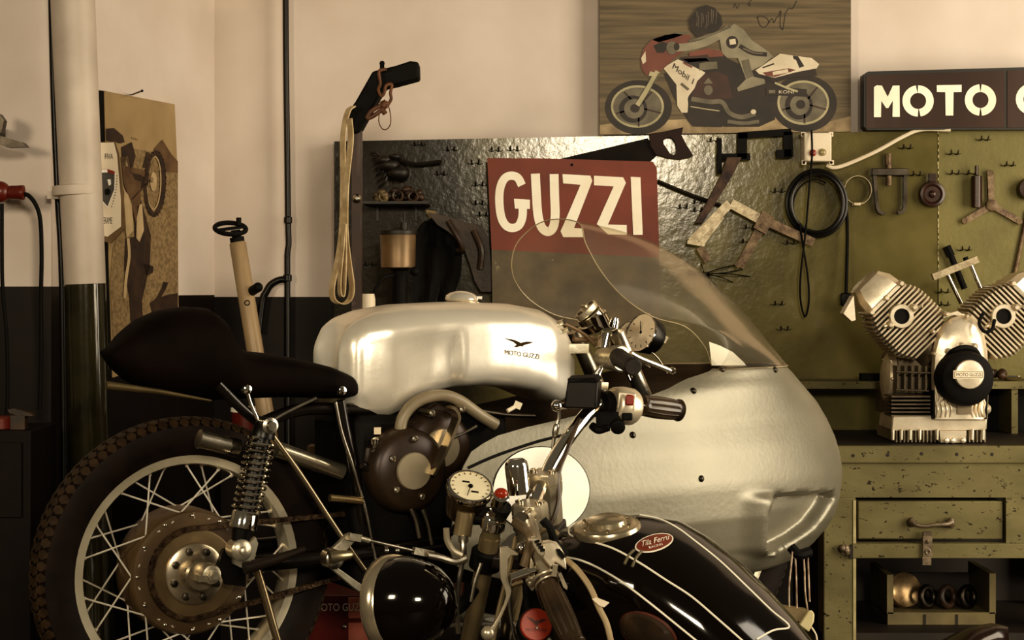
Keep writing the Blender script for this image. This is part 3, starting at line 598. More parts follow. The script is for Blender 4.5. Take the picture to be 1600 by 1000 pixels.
# left edge
Y = 4.55
redm = M('red_plastic', (84,22,10), (104,32,16), 8, .35)
t = empty('red_lamp', P(8,330,Y), 'red round socket with a stub plug cut off by the left edge', 'socket')
MB(redm).sph(P(0,300,Y), 17/F*Y).lathe(P(10,301,Y), (1,0,0), [(0,.014),(.012,.018),(.03,.018),(.032,.019),(.044,.019),(.046,.010)], 20).box(P(-6,300,Y+.08), (.03,.17,.03)).build('socket', t)
MB(blackm).tube([P(37,303,Y), P(45,306,Y), P(56,320,Y), P(63,345,Y), P(65,400,Y), P(64,460,Y), P(64,560,Y), P(62,640,Y)], .0055, 8).build('lead', t)
one(MB(blackm).tube([P(3,318,Y-.03), P(3,380,Y-.03), P(4,450,Y-.03), P(10,520,Y-.03), P(12,600,Y-.03), P(10,662,Y-.03)], .005, 8), 'hanging_cable', 'black cable dropping along the very left edge below the red socket', 'cable')
mb = MB(dsteel); mb.prism([P(-20,205,Y), P(0,212,Y), P(34,222,Y), P(40,229,Y), P(10,230,Y), P(-20,218,Y)], (0,.04,0)); mb.prism([P(-20,170,Y), P(-1,178,Y), P(6,188,Y), P(2,208,Y), P(-20,206,Y)], (0,.03,0)); mb.box(P(-16,205,Y+.08), (.03,.2,.03))
one(mb, 'tool_tip', 'dark wedge-shaped tool tip poking in at the upper left edge', 'tool')
Y = 4.35; zt = P(0,672,Y).z
t = empty('dark_cabinet', V((P(0,672,Y).x-.12,Y+.12,0)), 'very dark cabinet at the left edge with red oil tin on top', 'cabinet')
c = V((P(48,0,Y).x-.2, Y+.12, zt/2)); MB(brownm).box(c, (.4,.24,zt)).build('body', t, bevel=.004); MB(brownm).box(c+V((.0,-.125,zt/2-.12)), (.36,.012,.18)).build('drawer', t)
oil = MB(redm); q = P(2,671,Y+.06); oil.lathe(q, (0,0,1), [(0,.035),(.004,.039),(.028,.039),(.034,.03)], 24); one(oil, 'oil_tin', 'small red oil tin on dark cabinet at the left edge', 'tin')
one(MB(lump).prism([P(12,640,Y+.02), P(22,638,Y+.02), P(48,646,Y+.02), P(52,650,Y+.02), P(30,650,Y+.02), P(14,645,Y+.02)], (0,.03,0)).box(P(30,660,Y+.035), (.035,.03,.036)), 'brown_block', 'brown wooden block with slanted top beside the red oil tin', 'block')
# low shelf unit behind the bike
Y = 4.7; zt = P(0,724,Y).z; x0, x1 = P(345,0,Y).x, P(600,0,Y).x
t = empty('low_cabinet', V(((x0+x1)/2, Y+.16, 0)), 'low near-black cabinet behind the racing motorcycle holding cartons and cans', 'cabinet')
MB(brownm).box(((x0+x1)/2, Y+.16, zt/2), (x1-x0, .32, zt)).build('body', t); 
for s in (-1,1): MB(brownm).box(((x0+x1)/2+s*(x1-x0)/4, Y-.006, zt/2), ((x1-x0)/2-.02, .012, zt-.06)).build('door', t)
card = M('old_carton', (104,80,50), (130,102,66), 10, .6); cardw = M('carton_white', (206,182,142), (224,200,160), 10, .6)
mb = MB(card, cardw, brownm); mb.box(P(505,711,Y+.05)+V((0,.04,0)), (.085,.08,.045)); mb.use(cardw).box(P(531,711,Y+.05)+V((0,.04,0)), (.016,.08,.045)); mb.use(brownm).box(P(513,711,Y+.05)-V((0,.001,0)), (.036,.003,.03)); one(mb, 'carton', 'flat brown carton with a white end on the low dark cabinet', 'carton')
one(MB(card, cardw).box(P(513,689,Y+.12), (.034,.03,.035)).use(cardw).box(P(508,668,Y+.12), (.018,.016,.006)).use(card).cyl(P(513,682,Y+.12), P(508,660,Y+.12), .008), 'small_canister', 'small dim canister with white cap standing behind the flat carton', 'canister')
q = V((P(360,0,4.5).x, 4.8, zt)); mb = MB(redm, white); hh = P(0,636,4.8).z-zt
mb.lathe(q, (0,0,1), [(0,.04),(.004,.044),(hh-.012,.044)], 28); mb.use(white).lathe(q+V((0,0,hh-.012)), (0,0,1), [(0,.046),(.010,.046),(.012,.04)], 28); one(mb, 'paint_can', 'red can with white lid half hidden behind the shock absorber', 'can')
q = V((P(575,0,4.85).x, 4.85, zt)); one(MB(cream).lathe(q, (0,0,1), [(0,.018),(P(0,462,4.85).z-zt-.01,.020),(P(0,459,4.85).z-zt,.017)], 20), 'paper_roll', 'cream paper roll standing upright just right of the black stand post', 'paper roll')
# ================================================================= WORKBENCH
bm = M('bench_paint', (96,86,52), (116,104,66), 6, .6, 0, .25, 30, spots=(48, .605, (40,30,15)), detail=6, spec=.2, stretch=(1,1,1.7))
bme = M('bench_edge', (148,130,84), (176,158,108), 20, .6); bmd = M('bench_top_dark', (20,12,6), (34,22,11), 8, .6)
Y = 4.95; k = Y/F
t = empty('workbench', V((P(1450,0,Y).x, Y+.29, 0)), 'paint-worn green wooden workbench under the tool board with drawer', 'workbench')
x0, x1 = P(1180,0,Y).x, P(1760,0,Y).x
def bx(name, xa, xb, ya, yb, z0, z1, m, par=t, **kw):
    mb = MB(m); mb.box(((xa+xb)/2, (ya+yb)/2, (z0+z1)/2), (xb-xa, yb-ya, z1-z0)); return mb.build(name, par, **kw)
X = lambda px: P(px, 0, Y).x
Zz = lambda py: P(0, py, Y).z
bx('top', x0, x1, Y+.025, 5.52, Zz(723), Zz(697), bmd, bevel=.003)
bx('front_edge', x0, x1, Y, Y+.025, Zz(724), Zz(697), bm, bevel=.003)
for px, py in ((1333,712),(1387,711),(1440,709),(1495,710),(1550,710)):
    MB(bmd).lathe(P(px,py,Y), (0,-1,0), [(-.001,.006),(.0012,.004)], 8).build('screw', t)
bx('apron', X(1240), x1, Y+.01, Y+.04, Zz(778), Zz(724), bm)
for a, b in ((1287,1338),(1690,1740)): bx('leg', X(a), X(b), Y, Y+.09, 0, Zz(778), bm, bevel=.003); bx('leg', X(a), X(b), 5.4, 5.5, 0, Zz(724), bm)
bx('leg_edge', X(1333), X(1337.5), Y-.002, Y, 0, Zz(782), bme)
bx('stile', X(1573), X(1690), Y+.006, Y+.04, Zz(850), Zz(778), bm)
bx('rail', X(1331), X(1690), Y-.006, Y+.04, Zz(872), Zz(849), bm, bevel=.002)
bx('lower_shelf', X(1287), X(1740), Y+.03, 5.5, Zz(1010), Zz(992), bmd)
dr = bx('drawer', X(1342), X(1570), Y+.016, Y+.4, Zz(844), Zz(784), bm, bevel=.004)
gap = MB(blackm); gap.box(((X(1338)+X(1573))/2, Y+.43, Zz(815)), (X(1573)-X(1338), .01, Zz(780)-Zz(850))); gap.build('back_board', t)
bx('side_board', X(1287), X(1292), Y+.09, 5.5, Zz(990), Zz(724), bmd)
hm = M('handle_iron', (84,68,46), (130,110,80), 30, .45, .4, .3)
mb = MB(hm); mb.tube([P(1424,815,Y), P(1432,820,Y-.012), P(1445,822,Y-.016), P(1462,820,Y-.018), P(1478,819,Y-.012), P(1486,816,Y)], lambda s: .0055+.004*abs(2*s-1)**3, 10).sph(P(1424,816,Y+.005), (.012,.010,.014)).sph(P(1486,817,Y+.005), (.012,.010,.016)); mb.build('handle', dr)
mb = MB(hm); mb.box(P(1449,836,Y+.0), (.022,.008,.02)).box(P(1449,853,Y-.012), (.026,.006,.055)).box(P(1448,876,Y-.014), (.024,.004,.024)).torus(P(1450,862,Y-.018), (0,-1,0), .006, .0022, 14, 6).cyl(P(1449,843,Y-.01), P(1449,848,Y-.02), .004); mb.build('hasp', t)
mb = MB(hm)
for i in range(6): mb.sph(P(1319+random.uniform(-4,4), 861+random.uniform(-6,6), Y-.012), random.uniform(.006,.012))
mb.cyl(P(1319,861,Y+.002), P(1321,861,Y-.012), .012); mb.build('knob', t)
bx('peg', X(1326), X(1331.5), Y-.014, Y, Zz(872), Zz(852), bmd)
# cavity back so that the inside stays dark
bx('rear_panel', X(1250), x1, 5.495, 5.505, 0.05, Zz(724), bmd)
# crate on the lower shelf
zs = Zz(992); Yc = 5.1; kc = Yc/F
Xc = lambda px: P(px,0,Yc).x
zc0 = zs+.001; zc = lambda py: P(0,py,Yc).z
t2 = empty('parts_crate', V((Xc(1470), Yc+.1, zc0)), 'open wooden parts crate on the shelf under the workbench', 'crate')
cw = M('crate_wood', (92,78,46), (118,102,62), 10, .6, spots=(30,.7,(40,28,14)))
bx('front_board', Xc(1387), Xc(1555), Yc, Yc+.012, zc(984), zc(957), cw, t2); bx('bottom', Xc(1387), Xc(1555), Yc+.012, Yc+.24, zc0, zc0+.03, cw, t2)
bx('side_board', Xc(1386), Xc(1396), Yc, Yc+.24, zc0+.03, zc(898), cw, t2); bx('side_board', Xc(1546), Xc(1556), Yc, Yc+.24, zc0+.03, zc(896), cw, t2); bx('rear_board', Xc(1396), Xc(1546), Yc+.228, Yc+.24, zc0+.03, zc(915), bmd, t2)
for px in (1445,1495): bx('batten', Xc(px)-.003, Xc(px)+.003, Yc-.003, Yc, zc(982), zc(960), bmd, t2)
pm = M('part_bronze', (120,92,58), (190,158,110), 30, .3, .8)
zf = zc0+.031
q = V((Xc(1425), Yc+.1, zf+.05)); mb = MB(pm)
mb.lathe(q, (.3,-1,.35), [(-.02,.045),(-.014,.05),(-.008,.046),(-.002,.05),(.004,.046),(.010,.05),(.016,.04),(.02,.012)], 32); one(mb, 'flywheel', 'ribbed shiny drum leaning in the left of the parts crate', 'drum')
for i, (px, lb) in enumerate(((1458,'first dull bearing ring in the crate, right of the shiny drum'),(1490,'middle dull bearing ring standing in the parts crate'),(1522,'rightmost dull bearing ring standing in the parts crate'))):
    one(MB(dsteel if i != 1 else lump).torus(V((Xc(px), Yc+.07, zf+.036)), (.7,-1,.2), .026, .010, 24, 10), 'bearing_ring', lb, 'ring')
# upper shelf against the board
Ys = 5.36; zt = P(0,596,Ys).z; zb = P(0,608,Ys).z
t = empty('wall_shelf', V((P(1440,0,Ys).x, Ys+.08, zb)), 'long narrow green shelf fixed to the tool board above the bench', 'shelf')
bx('board', P(1200,0,Ys).x, P(1760,0,Ys).x, Ys, 5.528, zb, zt, bm, t, bevel=.002)
bx('support', P(1582,0,Ys).x, P(1592,0,Ys).x, Ys+.01, 5.52, Zz(697), zb, bm, t); bx('dark_panel', P(1545,0,Ys).x, P(1760,0,Ys).x, 5.515, 5.528, Zz(697), zb, blackm, t)
one(MB(blackm).box(P(1362,589.5,Ys+.04)+V((0,.02,0)), (.062,.04,.022)), 'black_box', 'small flat black box on narrow shelf left of the engine', 'box', bevel=.002)
q = V((P(1588,0,Ys).x, Ys+.05, zt)); one(MB(chrome).lathe(q, (0,0,1), [(0,.016),(.003,.024),(.012,.03),(.016,.027),(.016,.0)], 28), 'steel_dish', 'shallow shiny steel dish on the narrow shelf right of the engine', 'dish')
q = V((P(1560,0,Ys).x, Ys+.05, zt)); mb = MB(lump)
for i in range(6): mb.sph(q+V((random.uniform(-.03,.03), random.uniform(-.02,.02), .012+random.random()*.02)), .014)
one(mb, 'oily_rag', 'dark crumpled oily rag on the narrow shelf behind the engine', 'rag')
# ================================================================= V-TWIN ENGINE
ea = M('cast_alloy', (204,184,148), (228,208,172), 20, .34, .55, .1); ead = M('cast_alloy_dark', (92,76,52), (124,106,76), 20, .45, .5, .1); fin = M('fin_alloy', (182,162,126), (212,192,156), 20, .36, .5)
zt_b = Zz(697)
t = empty('vee_engine', V((P(1470,0,5.1).x, 5.1, zt_b)), 'air-cooled V-twin motorcycle engine standing on the green workbench', 'engine')
e = lambda px, py, y=5.02: P(px, py, y)
def slab(name, pts, y0, y1, m, par=t, **kw): return MB(m).prism([P(x,y,y0) for x, y in pts], (0,y1-y0,0)).build(name, par, **kw)
zp = P(0,690,5.03).z
# sump
sump = slab('sump', ((1394,655),(1396,650),(1540,648),(1543,655),(1542,672),(1392,673)), 5.03, 5.20, ea, bevel=.004)
mb = MB(ea); mb.box(V((P(1468,0,5.06).x, 5.2, (P(0,672,5.06).z+zt_b)/2+.003)), (.235,.22,P(0,672,5.06).z-zt_b-.002)); mb.build('sump_body', t)
mb = MB(fin)
for i in range(24):
    px = 1400+i*6; 
    if 1466 < px < 1508: continue
    mb.prism([P(px,673,5.03), P(px+2.4,673,5.03), P(px+2.2,691,5.04), P(px+.2,691,5.04)], (0,.26,0))
mb.build('sump_fins', t)
mb = MB(ea); mb.prism([P(1468,673,5.02), P(1510,673,5.02), P(1508,691.5,5.02), P(1470,691.5,5.02)], (0,.04,0))
for px in (1478,1488,1504): mb.lathe(P(px,688,5.02), (0,-1,0), [(-.002,.008),(.008,.0075),(.010,.005)], 14)
mb.build('drain_plate', t)
for px in (1395,1408,1422,1437,1464,1519,1536): MB(ea).lathe(P(px,676,5.025), (0,0,1), [(-.02,.0045),(.008,.0055),(.010,.003)], 10).build('sump_bolt', t)
# crankcase
slab('crankcase', ((1394,650),(1394,625),(1404,600),(1404,560),(1420,545),(1545,545),(1541,650)), 5.12, 5.36, ead)
mb = MB(ead)
for i in range(6): mb.prism([P(1393,651-i*6,5.04), P(1460,651-i*6,5.04), P(1460,648.6-i*6,5.04), P(1393,648.6-i*6,5.04)], (0,.1,0))
for i in range(5): mb.prism([P(1402+i*11,612,5.07), P(1404+i*11,612,5.07), P(1404+i*11,572,5.07), P(1402+i*11,572,5.07)], (0,.06,0))
for y in (581,609): mb.cyl(P(1400,y,5.06), P(1458,y+2,5.06), .003)
mb.build('crankcase_ribs', t)
mb = MB(ea); mb.lathe(P(1392,590,5.2), (-1,0,.05), [(-.03,.075),(.0,.075),(.016,.066),(.022,.05)], 32)
for a in range(8): mb.sph(P(1389,590,5.2)+V((-.004,.07*math.cos(a*.785),.07*math.sin(a*.785))), .006)
mb.build('clutch_housing', t)
# front cover (arched)
arch = [(1456,655),(1455,575),(1457,545),(1463,523),(1473,505),(1486,495),(1502,491),(1518,494),(1530,504),(1538,522),(1543,548),(1545,600),(1543,655)]
mb = MB(ea)
def archring(s, y): cx, cy = 1500, 590; return [P(cx+(x-cx)*s, cy+(yy-cy)*s if yy < 640 else yy, y) for x, yy in arch]
mb.loft([archring(1.0,5.14), archring(1.0,5.04), archring(.97,5.02), archring(.88,5.005), archring(.6,4.998)], True, True)
mb.build('timing_cover', t, angle=50)
mb = MB(ea); mb.prism([P(x,y,5.03) for x, y in ((1474,497),(1476,487),(1486,489),(1496,486),(1503,490),(1512,491),(1514,497),(1490,492))], (0,.06,0))
mb.build('breather', t)
for x, y in ((1479,491),(1511,494),(1458,518),(1460,553)): MB(ea).lathe(P(x,y,5.012), (0,-1,0), [(-.02,.006),(.006,.0055),(.009,.003)], 12).build('cover_bolt', t)
mb = MB(blackm)
mb.lathe(P(1502,590,5.0), (0,-1,0), [(-.02,.074),(.01,.077),(.05,.077),(.075,.07),(.082,.058),(.083,.0)], 44); alt = mb.build('alternator_cover', t)
k4 = 4.915/F
mb = MB(ea, blackm, white); q = P(1514,585,4.915); mb.lathe(q, (0,-1,0), [(-.006,.040),(.006,.0405),(.010,.038),(.012,.028),(.0125,0)], 40); mb.build('cap', alt)
PL = lambda o: (lambda x, y: P(x, y, 4.9015-o))
mb = MB(blackm, cream); mb.use(cream).prism([PL(.0)(x,y) for x, y in ((1490,579),(1537,579),(1537,591.5),(1490,591.5))], (0,.008,0)); mb.use(blackm).ngon([PL(.0004)(x,y) for x, y in ((1491.5,580.5),(1535.5,580.5),(1535.5,590),(1491.5,590))])
mb.use(cream).ngon([PL(.0006)(x,y) for x, y in ((1492.3,581.3),(1534.7,581.3),(1534.7,589.2),(1492.3,589.2))]); wt = text_w('MOTO GUZZI')
mb.use(blackm).text('MOTO GUZZI', lambda x, y: PL(.0009)(1494+x/wt*39, 588-y*7.6)); mb.build('name_plate', alt, recalc=False)
mb = MB(blackm); mb.tube([P(1478,560,5.0), P(1490,548,4.97), P(1508,543,4.97), P(1524,548,4.98), P(1532,562,5.0)], .008, 8); mb.build('cable_loom', t)
for x, y in ((1503,540),(1523,541),(1482,549),(1538,575)): MB(ea).lathe(P(x,y,4.99), (0,-1,0), [(-.03,.010),(.006,.009),(.010,.005)], 14).build('cover_bolt', t)
# lower front ribs
for s, xs in ((1,(1463,1470,1477,1484)),(-1,(1539,1532,1526,1520))):
    for j, x in enumerate(xs): MB(ea).tube([P(x,612,5.0), P(x+s*3,622,4.995), P(x,630,4.995), P(x+s*2,640,4.995), P(x,652,5.0)], .0032, 6).build('front_rib', t)
for x in (1462,1542): MB(ea).lathe(P(x,639,5.02), ((-1 if x < 1500 else 1),0,0), [(-.02,.014),(.004,.014),(.010,.008)], 16).build('side_plug', t)
slab('magnet_plate', ((1496,626),(1518,626),(1518,647),(1496,647)), 4.985, 5.0, ead); slab('front_wall', ((1458,610),(1544,610),(1542,655),(1458,655)), 5.005, 5.12, blackm)
# cylinders
def cylinder(cx, cy, ax, sgn, tag_):
    """ax: unit pixel direction from crankcase to head; fins run across it"""
    k = 5.08/F; A = V((ax[0],0,-ax[1])); Bv = V((-A.z*sgn,0,A.x*sgn)); Yc_ = 5.12
    o = P(cx, cy, Yc_); par = t
    body = MB(ead); body.cyl(o-A*.13, o+A*.085, .052, n=28).build('cylinder_barrel', par)
    mb = MB(fin)
    for i in range(15):
        s = -.085+i*.0118; wdt = [.066,.074,.082,.088,.092,.092,.092,.092,.092,.091,.09,.088,.084,.078,.07][i]
        c = o+A*s; R = Matrix((Bv, V((0,1,0)), A)).transposed(); h2 = .0026
        pts = []
        for (x, y) in ((-1,-.8),(-.88,-.95),(.88,-.95),(1,-.8),(1,.8),(.88,.95),(-.88,.95),(-1,.8)): pts.append(c + Bv*(x*wdt) + V((0,y*.085,0)) - A*h2)
        mb.prism(pts, A*(2*h2))
    mb.build('cooling_fins', par, angle=20)
    # rocker cover
    mb = MB(ea); 
    def rr(s, w, d): return [o+A*s+Bv*(x*w)+V((0,y*d,0)) for x, y in ((-1,-.7),(-.75,-1),(.75,-1),(1,-.7),(1,.7),(.75,1),(-.75,1),(-1,.7))]
    mb.loft([rr(.088,.066,.084), rr(.098,.068,.086), rr(.100,.064,.08), rr(.13,.060,.074), rr(.158,.044,.056), rr(.164,.03,.04)]); mb.build('rocker_cover', par, angle=25)
    for s in (-.058,.0,.058): MB(ea).lathe(o+A*.094+Bv*s+V((0,-.088,0)), (0,-1,0), [(-.02,.008),(.006,.008),(.010,.005)], 12).build('cover_nut', par)
    return o, A, Bv
def port(px, py):
    mb = MB(ea); q = P(px,py,5.03); mb.lathe(q, (0,-1,0), [(-.06,.034),(.008,.034),(.010,.032),(.010,.022),(-.02,.021)], 32, False)
    for sx, sy in ((1.0,.72),(-.95,-.72)): mb.lathe(q+V((sx*.034,-.004,sy*.034)), (0,-1,0), [(-.03,.011),(.012,.010),(.018,.005)], 12); mb.cyl(q+V((sx*.03,-.004,sy*.03)), q+V((sx*.056,-.02,sy*.040)), .004)
    p_ = mb.build('exhaust_port', t)
    MB(blackm).cyl(q+V((0,-.003,0)), q+V((0,-.002,0)), .0225, n=28).build('port_bore', p_)
ox = cylinder(1411,502, (-.70,-.714), 1, 'l'); port(1408,494); cylinder(1556,502, (.70,-.714), -1, 'r'); port(1567,494)
mb = MB(blackm); mb.tube([P(1536,490,5.0), P(1530,505,4.98), P(1538,518,4.97), P(1550,515,4.97), P(1554,500,4.99)], .005, 8); mb.build('spark_lead', t)
slab('spark_cap', ((1318,490),(1334,462),(1337,500),(1331,502)), 5.03, 5.09, ea); 
# crossbar tool
Y = 5.3
t = empty('crossbar_tool', P(1500,470,Y), 'steel crossbar on two bright rods propped behind the right cylinder', 'tool')
MB(pal).bar(P(1457,433,Y), P(1527,405,Y), .02, .022).build('crossbar', t)
for a, b in (((1480,428),(1502,474)), ((1517,414),(1532,450))): MB(chrome).cyl(P(a[0],a[1],Y), P(b[0],b[1],Y), .0066).build('rod', t)
MB(blackm).cyl(P(1508,402,Y), P(1512,412,Y), .008).cyl(P(1478,424,Y), P(1480,430,Y), .009).build('nut', t)
# saddle stool at the bottom edge
Y = 4.35; kk = Y/F; hm2 = M('saddle_leather', (26,14,8), (46,28,16), 10, .22)
q = P(1520,996,Y); t = empty('saddle_stool', V((q.x, Y, 0)), 'brown leather saddle top peeping up at the bottom edge below the workbench', 'stool')
mb = MB(hm2); rings = []
for i in range(13):
    s = i/12; x = lerp(1440,1574,s); yy = interp([(0,1030),(.35,1004),(.6,985),(.85,979),(1,984)], s); w2 = lerp(.11,.025,s**1.2)*(1 if s < .97 else .5)
    rings.append([P(x,yy,Y)+V((0, w2*math.cos(a), .028*math.sin(a)-.02)) for a in [2*math.pi*j/20 for j in range(20)]])
mb.loft(rings).build('seat', t); MB(dsteel).lathe(V((q.x,Y,0)), (0,0,1), [(0,.17),(.02,.17),(.03,.03),(q.z-.05,.02),(q.z-.03,.05)], 24).build('post', t)
# ================================================================= RACING MOTORCYCLE (heads right and away from the camera)
A_ = math.radians(30)
RB = Frame(P(288,890,3.55), V((math.cos(A_), math.sin(A_), 0)), V((math.sin(A_), -math.cos(A_), 0)), V((0,0,1)))
race = empty('racing_motorcycle', V((RB.W(.5,0,0).x, RB.W(.5,0,0).y, RB.W(0,0,-.303).z)), 'old aluminium-faired racing motorcycle with bubble windscreen, raised behind the black motorcycle', 'motorcycle')
R = lambda px, py, v: RB.at(px, py, v)
sd = RB.ev; fw = RB.eu; up = RB.ew
alut = M('polished_tank_alloy', (222,206,176), (240,226,198), 4, .30, .5, .12, 30, rvar=.08, detail=8)
aluf = M('fairing_alloy', (120,111,88), (140,130,105), 3, .43, .5, .12, 90, rvar=.06, detail=8, spots=(90,.78,(120,108,76)))
seatm = M('seat_hide', (13,6,3), (20,10,5), 9, .7, 0, .25, spec=.07)
# ---------------- rear wheel
def tyre_mesh(fr, u0, v0, w0, R0, wd, m, name, par, blocks=True):
    prof = [(-.30,.735),(-.42,.80),(-.5,.90),(-.46,.96),(-.3,.99),(0,1.0),(.3,.99),(.46,.96),(.5,.90),(.42,.80),(.30,.735)]
    mb = MB(m); n = 72; rs = []
    for a, r in prof: rs.append([fr.W(u0+R0*r*math.cos(2*math.pi*i/n), v0+a*wd, w0+R0*r*math.sin(2*math.pi*i/n)) for i in range(n)])
    mb.loft(rs, True, False)
    if blocks:
        tb = M('tread_rubber', (40,27,14), (56,40,22), 40, .55, spec=.2); mb.use(tb); N = 84
        for row, (a0, r0, a1, r1) in enumerate(((.0,1.003,.26,.995),(.26,.995,.47,.955),(-.26,.995,.0,1.003),(-.47,.955,-.26,.995))):
            for i in range(N):
                th = 2*math.pi*(i+(row % 2)*.5)/N; dt = 2*math.pi/N*.44
                def q(a, r, t, h): return fr.W(u0+R0*(r+h)*math.cos(t), v0+a*wd, w0+R0*(r+h)*math.sin(t))
                e_ = .07*(a1-a0); base = [q(a0+e_,r0,th-dt*.5,0), q((a0+a1)/2,(r0+r1)/2,th-dt,0), q(a1-e_,r1,th-dt*.5,0), q(a1-e_,r1,th+dt*.5,0), q((a0+a1)/2,(r0+r1)/2,th+dt,0), q(a0+e_,r0,th+dt*.5,0)]
                cen = fr.W(u0+R0*math.cos(th)*.0, v0, w0); tp = [p+(p-fr.W(u0,v0+(p-fr.W(u0,v0,w0)).dot(fr.ev)*.6,w0)).normalized()*.0032 for p in base]
                a_, b_ = mb.vs(base), mb.vs(tp); mb.skin(a_, b_); mb.face(b_)
    return mb.build(name, par, angle=30)
spk = M('spoke_steel', (206,192,164), (226,212,184), 10, .3, .4)
def wheel(fr, u0, v0, w0, Rr, par, name, spokes=36, rim_m=None, R0=.300, wd=.088):
    mb = MB(rim_m or alu); n = 72
    prof = [(-.030,1.0),(-.034,.985),(-.031,.955),(-.030,.888),(-.024,.878),(0,.868),(.024,.878),(.030,.888),(.031,.955),(.034,.985),(.030,1.0)]
    mb.loft([[fr.W(u0+Rr*r*math.cos(2*math.pi*i/n), v0+a, w0+Rr*r*math.sin(2*math.pi*i/n)) for i in range(n)] for a, r in prof], True, False)
    wh = mb.build(name, par)
    tyre_mesh(fr, u0, v0, w0, R0, wd, M('tyre_rubber', (14,7,3), (26,14,7), 20, .55, spec=.14), 'tyre', wh)
    for i in range(spokes):
        s = 1 if i % 2 else -1; k = 1 if (i//2) % 2 else -1
        a0 = 2*math.pi*i/spokes; a1 = a0 + k*.75
        p0 = fr.W(u0+Rr*.878*math.cos(a0), v0+s*.006, w0+Rr*.878*math.sin(a0)); p1 = fr.W(u0+.108*math.cos(a1), v0+s*.045, w0+.108*math.sin(a1))
        MB(spk).cyl(p0, p1, .0019, n=6).cyl(p0, p0+(p1-p0)*.05, .0034, n=6).build('spoke', wh)
    return wh
rimm = M('rim_alloy', (190,174,140), (214,198,164), 8, .28, .6)
rw = wheel(RB, 0, 0, 0, .240, race, 'rear_wheel', 36, rimm)
drum = M('hub_brown', (76,56,32), (94,72,42), 12, .38, .4); W = RB.W
hub = MB(drum).lathe(W(0,-.05,0), sd, [(0,.10),(.0,.124),(.085,.124),(.094,.118),(.096,.104)], 56).build('brake_drum', rw)
for i in range(12):
    a = 2*math.pi*i/12; MB(steel).lathe(W(.112*math.cos(a), .046, .112*math.sin(a)), sd, [(-.002,.004),(.002,.0035),(.003,.002)], 8).build('rivet', hub)
MB(M('sprocket_steel', (104,84,54), (132,110,74), 10, .3, .6)).lathe(W(0,.052,0), sd, [(0,.0865),(.006,.0865),(.007,.082),(.007,.052)], 60).build('sprocket', rw)
hb = MB(M('hub_alloy', (158,140,110), (190,172,140), 14, .26, .9)).lathe(W(0,.055,0), sd, [(0,.062),(.008,.060),(.010,.057),(.011,.03),(.011,.032),(.036,.031),(.04,.027),(.041,0)], 48).build('hub_flange', rw)
for i in range(8):
    a = 2*math.pi*(i+.4)/8; MB(dsteel).lathe(W(.047*math.cos(a), .065, .047*math.sin(a)), sd, [(0,.0075),(.007,.0075),(.008,.005)], 6).build('flange_bolt', hb)
MB(alu).box(W(.0,.105,.0), (.03,.04,.012), Matrix((fw,sd,up)).transposed()).lathe(W(.012,.095,.006), sd, [(0,.02),(.022,.02),(.028,.018),(.03,.012)], 28).lathe(W(.012,.123,.006), sd, [(0,.013),(.010,.013),(.011,.008),(.018,.008)], 6).build('axle_nut', rw)
# ---------------- chain
mb = MB(M('chain_steel', (46,30,18), (96,74,48), 60, .35, .8, .3)); cr0, cr1 = .088, .034; ux, wx = .60, .07; vch = .056
pth = [ (cr0*math.cos(a), cr0*math.sin(a)) for a in [math.radians(100+8*i) for i in range(21)]]
def link(p, q, alt):
    a, b = W(p[0],vch,p[1]), W(q[0],vch,q[1])
    for s in (-1,1): mb.bar(a+sd*s*(.0055 if alt else .004), b+sd*s*(.0055 if alt else .004), .0095, .0016, sd)
    mb.cyl(a-sd*.007, a+sd*.007, .0042, n=8)
full = []
top0, bot0 = (cr0*math.cos(math.radians(93)), cr0*math.sin(math.radians(93))), (cr0*math.cos(math.radians(267)), cr0*math.sin(math.radians(267)))
full = [(lerp(ux, top0[0], i/45), lerp(wx+cr1, top0[1], i/45)) for i in range(46)] + [(cr0*math.cos(math.radians(93+174*i/21)), cr0*math.sin(math.radians(93+174*i/21))) for i in range(1,21)] + [(lerp(bot0[0], ux, i/45), lerp(bot0[1], wx-cr1, i/45)-.008*math.sin(math.pi*i/45)) for i in range(46)]
for i in range(len(full)-1): link(full[i], full[i+1], i % 2)
mb.build('chain', race)
# ---------------- shock absorbers
def shock(v, par_name):
    a, b = R(414,664,v), R(372,858,v); d = (b-a).normalized(); L = (b-a).length
    s = MB(black).lathe(a, d, [(L*.10,.017),(L*.2,.017),(L*.66,.0165),(L*.70,.0165)], 20).lathe(a, d, [(L*.84,.021),(L*.93,.018),(L*.95,.012)], 24).build('shock_absorber', race)
    MB(chrome).lathe(a, d, [(L*.70,.0245),(L*.715,.0265),(L*.83,.0265),(L*.84,.022)], 28).cyl(a+d*L*.3, a+d*L*.84, .009).build('collar', s)
    x, y = perp(d); turns = 12
    MB(chrome).tube([a+d*lerp(L*.11,L*.71,i/(turns*14))+x*(.0265*math.cos(2*math.pi*i/14))+y*(.0265*math.sin(2*math.pi*i/14)) for i in range(turns*14+1)], .0036, 6, smooth=0).build('spring', s)
    MB(black).lathe(a, d, [(-.012,.010),(.0,.02),(L*.08,.024),(L*.105,.024)], 20).build('top_mount', s)
    MB(steel).lathe(a-sd*.012, sd, [(0,.016),(.04,.016),(.042,.010),(.05,.009)], 20).build('top_eye', s)
    MB(alu).lathe(b-sd*.016, sd, [(0,.020),(.036,.021),(.04,.017),(.042,.008),(.05,.0075),(.052,.003)], 24).build('bottom_eye', s)
shock(.155,''); shock(-.155,'')
